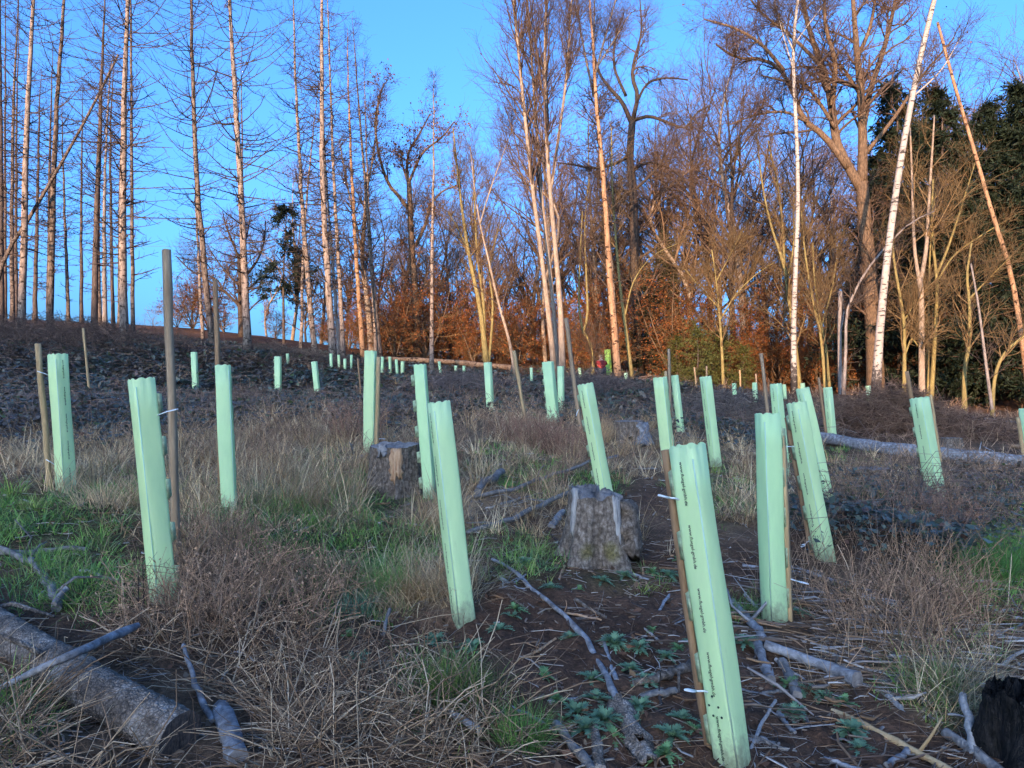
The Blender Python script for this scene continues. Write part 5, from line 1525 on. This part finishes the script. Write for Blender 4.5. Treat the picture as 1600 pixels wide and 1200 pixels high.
def tufts(P, m, rad, h, wid, lean, cols, spread=1.0):
    """m blades round every seed, leaning outwards"""
    N = len(P)
    R_ = np.repeat(P, m, 0); M_ = len(R_)
    a = rng.random(M_) * 2 * math.pi; rr = rad * np.sqrt(rng.random(M_))
    sc = np.repeat(.65 + .7 * rng.random(N), m)
    off = np.stack([np.cos(a) * rr, np.sin(a) * rr], 1)
    R_ = R_.copy(); R_[:, :2] += off * sc[:, None]
    R_[:, 2] -= .015
    dist = np.hypot(R_[:, 0], R_[:, 1])
    az = a + rng.normal(size=M_) * .8 * spread
    pick = np.repeat(rng.integers(0, len(cols), N), m)
    mixv = rng.random(M_) < .25
    pick = np.where(mixv, rng.integers(0, len(cols), M_), pick)
    c = np.asarray(cols)[pick] * (.55 + .9 * rng.random((M_, 1))) * np.repeat(.7 + .6 * rng.random((N, 1)), m, 0)
    H = sc * (h[0] + (h[1] - h[0]) * rng.random(M_))
    W = wid * np.clip(dist / 5.5, .8, 3.2)
    L = lean[0] + (lean[1] - lean[0]) * rng.random(M_)
    return blades(R_, H, W, L, c, az)


GREEN = [(.15, .29, .055), (.19, .34, .07), (.13, .26, .09), (.28, .37, .085), (.30, .32, .12)]
STRAW = [(.64, .45, .25), (.50, .33, .18), (.76, .57, .34), (.34, .20, .105), (.58, .37, .18)]
BROWN = [(.40, .24, .135), (.48, .32, .18), (.28, .16, .09), (.54, .37, .21)]


def cover():
    a = Acc()
    a.add(*tufts(seeds(2300, 'green', sd=1, thr=.41, clump=2.4), 24, .08, (.04, .14), .0034, (.3, 1.5), GREEN))
    a.add(*tufts(seeds(520, 'green', d0=1.5, d1=9, sd=1, thr=.48), 26, .08, (.08, .20), .0036, (.3, 1.5), GREEN))
    o = a.build('green_grass', M['grass']); tag(o, 'green grass growing in patches between the shelters', kind='stuff')
    a = Acc()
    a.add(*tufts(seeds(1350, 'straw', sd=2, thr=.49, clump=2.4), 28, .10, (.10, .34), .0030, (.5, 1.75), STRAW, 1.5))
    a.add(*tufts(seeds(520, 'straw', d0=4, d1=30, sd=5, thr=.55), 32, .08, (.18, .46), .0028, (.2, 1.5), STRAW, 1.2))
    a.add(*tufts(seeds(700, 'heath', sd=3, thr=.5), 14, .10, (.08, .28), .0026, (.2, 1.4), BROWN, 1.5))
    o = a.build('dead_grass', M['grass']); tag(o, 'bleached dead grass covering much of the slope', kind='stuff')
    # wiry dead herbs
    P = seeds(800, 'heath', d0=2, d1=32, sd=4, thr=.47)
    N = len(P); k = 4
    R_ = np.repeat(P, 5, 0); n = len(R_); R_[:, :2] += rng.normal(size=(n, 2)) * .09
    d0 = unit(rng.normal(size=(n, 3)) * [.4, .4, .1] + [0, 0, 1]); L = .12 + .30 * rng.random(n)
    B = np.stack([R_, R_ + d0 * L[:, None] * .5, R_ + d0 * L[:, None] + rng.normal(size=(n, 3)) * .05], 1)
    sc = np.clip(np.hypot(R_[:, 0], R_[:, 1]) / 7, .7, 3)
    RB = np.stack([.0030 * sc, .0025 * sc, .0016 * sc], 1)
    B2, R2 = grow(B, RB, 3, .3, 1, (.07, .2), (25, 55), 2, .02, .1, .8, .001, .6)
    R2 = np.maximum(R2, np.repeat(.0012 * sc, 3)[:, None])
    a = Acc()
    V, Q, _ = polytubes(B, RB, 3); a.add(V, Q, C=np.repeat(np.array([.46, .285, .17]) * (.3 + 1.2 * rng.random((n, 1))), 9, 0))
    V, Q, _ = polytubes(B2, R2, 3); a.add(V, Q, C=np.repeat(np.array([.36, .22, .14]) * (.3 + 1.2 * rng.random((len(B2), 1))), 9, 0))
    o = a.build('dead_herbs', M['stem']); tag(o, 'wiry brown dead herbs scattered over the slope', kind='stuff')
    # long dry stalks criss-crossing
    P = seeds(3500, 'stalk', d0=1.35, d1=5.5, sd=6, thr=.3, clump=2)
    n = len(P)
    dv = unit(rng.normal(size=(n, 3)) * [1, 1, .35] + [0, 0, .55]); dv[:, 2] = np.abs(dv[:, 2])
    L = (.10 + .32 * rng.random(n))[:, None]
    bend = rng.normal(size=(n, 3)) * .04
    B = np.stack([P - dv * .02, P + dv * L * .35 + bend * .5, P + dv * L * .7 + bend, P + dv * L + bend * .8 - [0, 0, .02]], 1)
    r0 = .0011 + .0024 * rng.random(n) ** 2
    V, Q, _ = polytubes(B, np.stack([r0, r0 * .95, r0 * .85, r0 * .6], 1), 4)
    a = Acc()
    base = np.array([[.36, .235, .14], [.26, .155, .09], [.54, .39, .25], [.16, .10, .065]])[rng.integers(0, 4, n)]
    a.add(V, Q, C=np.repeat(base * (.7 + .6 * rng.random((n, 1))), 16, 0))
    o = a.build('dry_stalks', M['stem']); tag(o, 'criss crossing dry stalks round the thick grey log', kind='stuff')
    # brambles: dark bluish leaves in low mounds with arching canes
    P = seeds(26000, 'bramble', d0=3.5, d1=38, sd=7, thr=.3, clump=1.2, pw=.8)
    k = 4
    q = np.repeat(P, k, 0); n = len(q)
    dist = np.hypot(q[:, 0], q[:, 1])
    q[:, :2] += rng.normal(size=(n, 2)) * .12
    q[:, 2] += .02 + (.10 + .36 * fbm(q[:, 0] * .8, q[:, 1] * .8, 2, 31)) * rng.random(n) ** .6 * (1 - .6 * sstep(14, 26, dist))
    V, Q = leaves(q, (.030 + .085 * rng.random(n) ** 1.5) * np.clip(dist / 12, .8, 2.0), .85)
    pat = sstep(.45, .62, fbm(q[:, 0] * .9, q[:, 1] * .9, 3, 88))[:, None]
    c = (np.array([.07, .095, .078]) * (1 - pat) + np.array([.11, .085, .06]) * pat) * (.4 + 1.1 * rng.random((n, 1)))
    odd = rng.random((n, 1)); c = np.where(odd > .93, [[.07, .10, .035]], c); c = np.where(odd < .07, [[.10, .05, .035]], c)
    a = Acc(); a.add(V, Q, C=np.repeat(c, 4, 0))
    o = a.build('bramble_leaves', M['bramble']); tag(o, 'low dark bluish brambles covering the slope below the ridge', kind='stuff')
    P = seeds(2600, 'bramble', d0=4, d1=36, sd=7, thr=.3); n = len(P)
    dv = unit(rng.normal(size=(n, 3)) * [1, 1, .1]); L = (.5 + 1.0 * rng.random(n))[:, None]
    h = ((.2 + .35 * rng.random(n)) * (1 - .55 * sstep(14, 26, np.hypot(P[:, 0], P[:, 1]))))[:, None] * np.array([0, 0, 1.0])
    B = np.stack([P, P + dv * L * .3 + h, P + dv * L * .65 + h, P + dv * L + h * .15], 1)
    sc = np.clip(np.hypot(P[:, 0], P[:, 1]) / 8, .8, 3)[:, None]
    V, Q, _ = polytubes(B, np.array([[.0028, .0025, .002, .0014]]) * sc, 3)
    a = Acc(); a.add(V, Q, C=np.repeat(np.array([.24, .155, .115]) * (.4 + rng.random((n, 1))), 12, 0))
    o = a.build('bramble_canes', M['stem']); tag(o, 'thin arching canes above the brambles', kind='stuff')
    # litter: twigs, chips and dead leaves on the bare soil
    m = 17000
    d = 1.4 * (13 / 1.4) ** rng.random(m); px = -150 + 1900 * rng.random(m)
    P = at(px, np.full(m, 600.), d); P[:, 2] = gz(P[:, 0], P[:, 1]) + .012
    right = sstep(1120, 1300, px)
    L = (.03 + .20 * rng.random(m) ** 2.4 * (1 + .9 * right))
    an = rng.random(m) * 6.28 * (1 - .72 * right) - .35 * right
    dv = np.stack([np.cos(an), np.sin(an), rng.normal(size=m) * .12], 1)
    B = np.stack([P - dv * L[:, None] / 2, P + rng.normal(size=(m, 3)) * L[:, None] * .06, P + dv * L[:, None] / 2], 1)
    B[:, :, 2] = np.maximum(B[:, :, 2], gz(B[:, :, 0], B[:, :, 1]) + .006)
    r0 = (.0012 + .0055 * rng.random(m) ** 5) * np.clip(d / 4, .8, 2)
    V, Q, _ = polytubes(B, np.stack([r0, r0, r0 * .7], 1), 3)
    base = np.array([[.19, .13, .10], [.31, .235, .18], [.11, .075, .06], [.44, .38, .33], [.26, .145, .08]])[rng.integers(0, 5, m)]
    a = Acc(); a.add(V, Q, C=np.repeat(base * (.7 + .6 * rng.random((m, 1))), 9, 0))
    mm = 5200
    d = 1.5 * (12 / 1.5) ** rng.random(mm); px = -150 + 1900 * rng.random(mm)
    P = at(px, np.full(mm, 600.), d); P[:, 2] = gz(P[:, 0], P[:, 1]) + .012
    V, Q = leaves(P, .025 + .03 * rng.random(mm), .8)
    base = np.array([[.15, .075, .045], [.22, .15, .10], [.09, .055, .04]])[rng.integers(0, 3, mm)]
    a.add(V, Q, C=np.repeat(base, 4, 0))
    o = a.build('forest_litter', M['chip']); tag(o, 'fine twigs, splinters and dead leaves littering the soil', kind='stuff')
    # splintered wood on the right
    m = 640
    px = 1400 + rng.normal(size=m) * 130; py = 985 + rng.normal(size=m) * 55
    keep = (py > 880) & (py < 1180); px = px[keep]; py = py[keep]; m = len(px)
    dd = np.interp(py, [880, 972, 1100, 1197], [5.1, 4.0, 3.05, 2.55])
    P = at(px, py, dd); P[:, 2] = gz(P[:, 0], P[:, 1]) + .02 + .03 * rng.random(m)
    L = .06 + .30 * rng.random(m) ** 1.8
    an = -.35 + rng.normal(size=m) * .35
    dv = np.stack([np.cos(an), np.sin(an), rng.normal(size=m) * .10], 1)
    B = np.stack([P - dv * L[:, None] / 2, P + rng.normal(size=(m, 3)) * .006, P + dv * L[:, None] / 2], 1)
    r0 = .0018 + .0085 * rng.random(m) ** 3
    V, Q, _ = polytubes(B, np.stack([r0 * .7, r0, r0 * .4], 1), 4)
    base = np.array([[.20, .145, .11], [.27, .22, .19], [.42, .38, .35], [.13, .085, .06], [.27, .16, .09]])[rng.integers(0, 5, m)]
    a = Acc(); a.add(V, Q, C=np.repeat(base * (.7 + .6 * rng.random((m, 1))), 12, 0))
    o = a.build('splintered_brash', M['chip']); tag(o, 'splintered grey and brown wood strewn across the slope', kind='stuff')


cover()


# ------------------------------------------------------------------ single plants
def bush_proto(n, H, rad, c):
    root = thing('dead_bush', 'x', 'bush', (0, 0, 0))
    P = np.zeros((n, 3)); an = rng.random(n) * 6.28; rr = rad * np.sqrt(rng.random(n)); P[:, 0] = rr * np.cos(an); P[:, 1] = rr * np.sin(an)
    d0 = unit(np.c_[P[:, :2] / rad * .55, np.ones(n)] + rng.normal(size=(n, 3)) * [.28, .28, .1]); L = (H * (.5 + .6 * rng.random(n)))[:, None]
    B = np.stack([P - [0, 0, .05], P + d0 * L * .35, P + d0 * L * .7 + rng.normal(size=(n, 3)) * .03, P + d0 * L + rng.normal(size=(n, 3)) * .06], 1)
    RB = np.tile(np.array([[.0032, .0028, .0022, .0015]]), (n, 1)) * (.7 + .7 * rng.random((n, 1)))
    B2, R2 = grow(B, RB, 5, .2, 1, (.06, .22), (25, 60), 2, .03, .12, .7, .0013, .6)
    B3, R3 = grow(B2, R2, 1, .3, 1, (.02, .08), (30, 60), 1, 0, .1, .9, .0012, .8)
    a = Acc()
    for X, Y in ((B, RB), (B2, R2), (B3, R3)):
        V, Q, _ = polytubes(X, Y, 3); a.add(V, Q, C=np.repeat(np.array(c) * (.25 + 1.3 * rng.random((len(X), 1))), 3 * X.shape[1], 0))
    E_ = B2[:, -1]; V, Q = leaves(E_[rng.integers(0, len(E_), n * 3)], .018, .2); a.add(V, Q, C=np.array(c) * 1.2)
    a.build('stems', M['stem'], root)['kind'] = 'stuff'
    return root


def plant(root, px, py, sc, label, first=False, group=None):
    p = hit(px, py)
    if first:
        root.location = p; root.scale = (sc, sc, sc); root['label'] = label
        if group: root['group'] = group
        return root
    return copy_tree(root, p, rng.random() * 6.28, sc, label, group)


b1 = bush_proto(80, .38, .36, (.40, .24, .145))
b2 = bush_proto(72, .56, .35, (.38, .20, .13))
GD = 'dry dead bushes on the clearing'
plant(b1, 345, 925, 1.0, 'big dry brown bush swallowing the foot of a shelter beside the tallest stake', True, GD)
plant(b1, 420, 985, .95, 'dry brown bush just below the big one', group=GD)
plant(b1, 290, 985, .8, 'dry brown bush between the big bush and the thick grey log', group=GD)
plant(b1, 475, 935, .7, 'small dry brown bush at the edge of the green grass', group=GD)
plant(b1, 330, 860, .8, 'dry brown bush behind the big one at the foot of the tallest stake', group=GD)
plant(b1, 1375, 985, .95, 'wiry grey brown bush among splintered wood', group=GD)
plant(b1, 1440, 955, .7, 'smaller wiry bush right of the splintered wood', group=GD)
plant(b2, 866, 712, 1.0, 'reddish brown dead bush at the feet of the two shelters side by side', True, GD)
plant(b2, 895, 716, .85, 'second reddish brown dead bush nearer the mossy stump shelter', group=GD)
plant(b2, 835, 704, .8, 'third reddish dead bush touching the light leaning pole', group=GD)
plant(b2, 690, 740, .55, 'thin dry stems around the foot of the tabbed shelter behind the soil shelter', group=GD)
plant(b2, 1470, 830, .6, 'low grey dead bush at the foot of the printed shelter by the brash heap', group=GD)
plant(b2, 560, 690, .9, 'dry dead bush left of the stump shelter', group=GD)
plant(b2, 800, 690, .7, 'dry dead bush in bleached grass below the lone grass shelter', group=GD)


def stalks(label, px, py, H, n):
    """tall dark dead stalk with short side stems"""
    b = hit(px, py)
    P = np.zeros((n, 4, 3)); 
    for i in range(n):
        o = rng.normal(size=2) * .04; l = rng.normal(size=2) * .06 * H
        hh = H * (.7 + .4 * rng.random())
        for k in range(4): P[i, k] = [o[0] + l[0] * k, o[1] + l[1] * k, -.03 + hh * k / 3]
    R_ = np.tile([.0035, .003, .0025, .0015], (n, 1))
    B2, R2 = grow(P, R_, 9, .3, 1, (.05, .14), (30, 55), 2, .04, .08, .6, .001, .6)
    a = Acc(); V, Q, _ = polytubes(P, R_, 4); a.add(V, Q, C=(.045, .032, .03)); V, Q, _ = polytubes(B2, R2, 3); a.add(V, Q, C=(.06, .042, .036))
    root = thing('dead_stalk', label, 'plant', b, 'dark dead stalks')
    a.build('stem', M['stem'], root)


stalks('tall dark dead stalk standing among splintered wood', 1465, 985, .42, 2)
stalks('dark dead stalk right of the tall one among splintered wood', 1488, 1000, .5, 1)
stalks('dark dead stalk above the wiry grey bush', 1385, 930, .45, 2)
stalks('dark dead stalk rising from dry grass below the two grass shelters', 415, 1045, .3, 1)
stalks('dark thin stalk in front of the shelter in the dry bush', 236, 985, .34, 2)


def tussock(label, px, py, n, h, c, rad=.07, lean=(.05, 1.15)):
    b = hit(px, py)
    V, Q, T, C = tufts(np.zeros((1, 3)), n, rad, h, .0019, lean, c, .6)
    o = link('grass_tussock', mesh('grass_tussock', V, Q, T, [M['grass']], False, C), None, tuple(b)); o['kind'] = 'thing'
    tag(o, label, 'grass tussock', 'single grass tussocks')


tussock('round fine leaved green tussock on soil below the soil shelter', 710, 1105, 700, (.12, .24), [(.14, .21, .05), (.19, .25, .06), (.11, .18, .05)])
tussock('green tussock cut by the lower edge beside thin pale stick', 815, 1165, 420, (.08, .18), [(.12, .22, .05), (.15, .25, .06)])
tussock('bluish green tussock left of the bare soil', 555, 965, 300, (.1, .2), [(.12, .21, .13), (.10, .19, .11)])
tussock('brown faded tussock touching the soil shelter', 655, 935, 800, (.1, .22), [(.40, .26, .13), (.30, .18, .10), (.48, .35, .20)], .10)
tussock('green tussock between brown tussock and lawn patch', 605, 925, 600, (.1, .22), [(.13, .25, .06), (.17, .28, .07)], .09)
tussock('rush tussock with dark green tips left of the low grey stump', 1338, 792, 420, (.25, .42), [(.10, .125, .05), (.17, .145, .07), (.25, .18, .10)], .12, (.05, .9))
tussock('lush blue green tussock at the edge of the picture', 1550, 905, 700, (.25, .5), [(.12, .26, .06), (.16, .31, .07), (.12, .26, .09)], .18, (.05, 1.0))
tussock('second lush blue green tussock right at the picture edge', 1600, 890, 600, (.25, .5), [(.12, .26, .06), (.16, .31, .07)], .18, (.05, 1.0))
tussock('low bright yellow green tussock before the lush ones', 1515, 938, 500, (.06, .16), [(.22, .36, .06), (.19, .32, .06)], .13, (.2, 1.3))
tussock('sedge tussock hanging over the splintered laths', 1475, 1085, 260, (.2, .34), [(.14, .21, .05), (.22, .24, .08), (.40, .29, .16)], .07, (.3, 1.35))
tussock('tall straw tussock left of the stump with torn wood', 480, 795, 360, (.2, .48), STRAW, .18, (.2, 1.5))
tussock('second tall straw tussock beside the first, left of the torn stump', 515, 775, 300, (.2, .42), STRAW, .16, (.2, 1.5))
tussock('straw tussock in front of the tabbed shelter foot', 690, 815, 380, (.16, .34), STRAW, .14, (.2, 1.5))
tussock('grey straw tussock between slim tabbed shelter and tallest stake', 305, 800, 340, (.2, .42), STRAW, .18, (.2, 1.5))
tussock('straw tussock at the foot of the grass shelter', 165, 790, 340, (.16, .36), STRAW, .18, (.2, 1.5))
tussock('pale straw tussock by the light leaning pole', 830, 700, 700, (.3, .6), STRAW, .2, (.05, 1.0))
tussock('straw tussock before the wide weathered stump', 935, 690, 600, (.3, .6), STRAW, .2, (.05, 1.0))


def herb_proto(nl, size, c):
    root = thing('ragwort', 'x', 'plant', (0, 0, 0))
    a = Acc()
    for k in range(nl):
        an = rng.random() * 6.28; el = .1 + 1.2 * rng.random(); L = size * (.35 + .9 * rng.random())
        dv = np.array([math.cos(an) * math.cos(el), math.sin(an) * math.cos(el), math.sin(el)])
        sv = unit(np.cross(dv, [0, 0, 1.]))
        s = np.linspace(0, 1, 7)
        mid = np.array([dv * L * u - [0, 0, .5 * L * u * u] for u in s]) + [0, 0, .01]
        cc = np.array(c) * (.65 + .6 * rng.random())
        for i in range(1, 7):
            wv = L * .17 * math.sin(math.pi * (.18 + .72 * s[i])) * (1.15 if i % 2 else .8)
            for sg in (-1, 1):
                p = mid[i - 1]; q = mid[i]
                V = np.array([p, p + (q - p) * .1 + sv * sg * wv * .55, q + sv * sg * wv + (q - p) * .35 + [0, 0, .004], q])
                a.add(V, [(0, 1, 2, 3)], C=cc)
    a.build('foliage', M['leaf'], root)
    return root


H1 = herb_proto(34, .085, (.20, .33, .19)); H2 = herb_proto(22, .06, (.21, .36, .15))
GH = 'small leafy weeds on the bare soil'
hs = [(1000, 1020), (960, 1010), (1020, 990), (1040, 1030), (985, 1050), (1060, 1020), (900, 1120), (930, 1100), (880, 1130), (945, 1130), (1050, 1155), (1040, 1190), (1065, 1130), (820, 885), (805, 960), (940, 915), (975, 905), (1020, 900), (1045, 905), (890, 1005), (850, 1065), (800, 970), (925, 1070), (870, 1100), (1010, 1070), (1080, 1010), (900, 860), (985, 1135), (1210, 955), (1180, 975), (1250, 965), (1240, 1120), (1320, 1105), (1330, 1150), (1345, 1180), (1230, 1080), (1260, 1085), (1290, 1095), (905, 925), (860, 925), (740, 1020), (700, 1035), (680, 1010), (1100, 900), (1060, 880), (780, 990), (1165, 1010), (545, 1000), (560, 1040), (1310, 735), (1290, 742), (1330, 745), (1140, 690), (1160, 695), (850, 790), (880, 805), (960, 1165), (1000, 1110), (915, 1150), (1085, 1150)]
u1 = u2 = True
for i, (x, y) in enumerate(hs):
    if i % 3 < 2:
        plant(H1, x, y, .75 + .5 * rng.random(), 'leafy blue green weed rosette growing on the bare dark soil', u1, GH); u1 = False
    else:
        plant(H2, x, y, .75 + .6 * rng.random(), 'smaller light green weed rosette growing on the bare dark soil', u2, GH); u2 = False


# brash heaps: piled dead branches nobody could count
def heap(label, px, py, W, Hh, n, c, d=None):
    b = hit(px, py)
    p = rng.normal(size=(n, 3)) * [W * .45, W * .35, 0]
    p[:, 2] = Hh * np.exp(-((p[:, 0] / W) ** 2 + (p[:, 1] / W) ** 2) * 1.6) * rng.random(n)
    gl = gz(p[:, 0] + b[0], p[:, 1] + b[1]) - b[2]; p[:, 2] += gl
    dv = unit(rng.normal(size=(n, 3)) * [1, 1, .45]); L = (.3 + .8 * rng.random(n))[:, None]
    B = np.stack([p - dv * L / 2, p - dv * L * .15 + rng.normal(size=(n, 3)) * .06, p + dv * L * .2 + rng.normal(size=(n, 3)) * .06, p + dv * L / 2 - [0, 0, .08]], 1)
    R_ = np.tile(np.array([[.008, .007, .005, .003]]), (n, 1)) * (.6 + .8 * rng.random((n, 1)))
    B2, R2 = grow(B, R_, 4, .1, 1, (.12, .4), (30, 70), 2, 0, .12, .6, .003, .6)
    a = Acc()
    for X, Y in ((B, R_), (B2, R2)):
        V, Q, _ = polytubes(X, Y, 3); a.add(V, Q, C=np.repeat(np.array(c) * (.4 + 1.0 * rng.random((len(X), 1))), 3 * X.shape[1], 0))
    o = a.build('brash_heap', M['stem'], None, False, tuple(b)); tag(o, label, kind='stuff')


heap('heap of brown spruce brash behind the fallen grey trunk', 1400, 672, 1.7, 1.1, 1300, (.27, .155, .10))
heap('low brown brash spreading beside the heap', 1480, 675, 2.2, .5, 900, (.26, .15, .10))
heap('tangled grey branches in front of the three slender trunks', 930, 618, 2.2, .8, 420, (.19, .14, .12))
heap('tangled grey branches below the fallen orange trunk', 715, 610, 2.6, .6, 420, (.21, .16, .14))
heap('brash along the ridge under the dead spruces', 70, 535, 6.5, 1.0, 2300, (.16, .105, .08))
heap('brash at the foot of the mid spruces', 460, 560, 3.5, .5, 600, (.18, .125, .095))
heap('grey brash left of the straight birch', 1140, 662, 2.4, .8, 650, (.20, .155, .13))
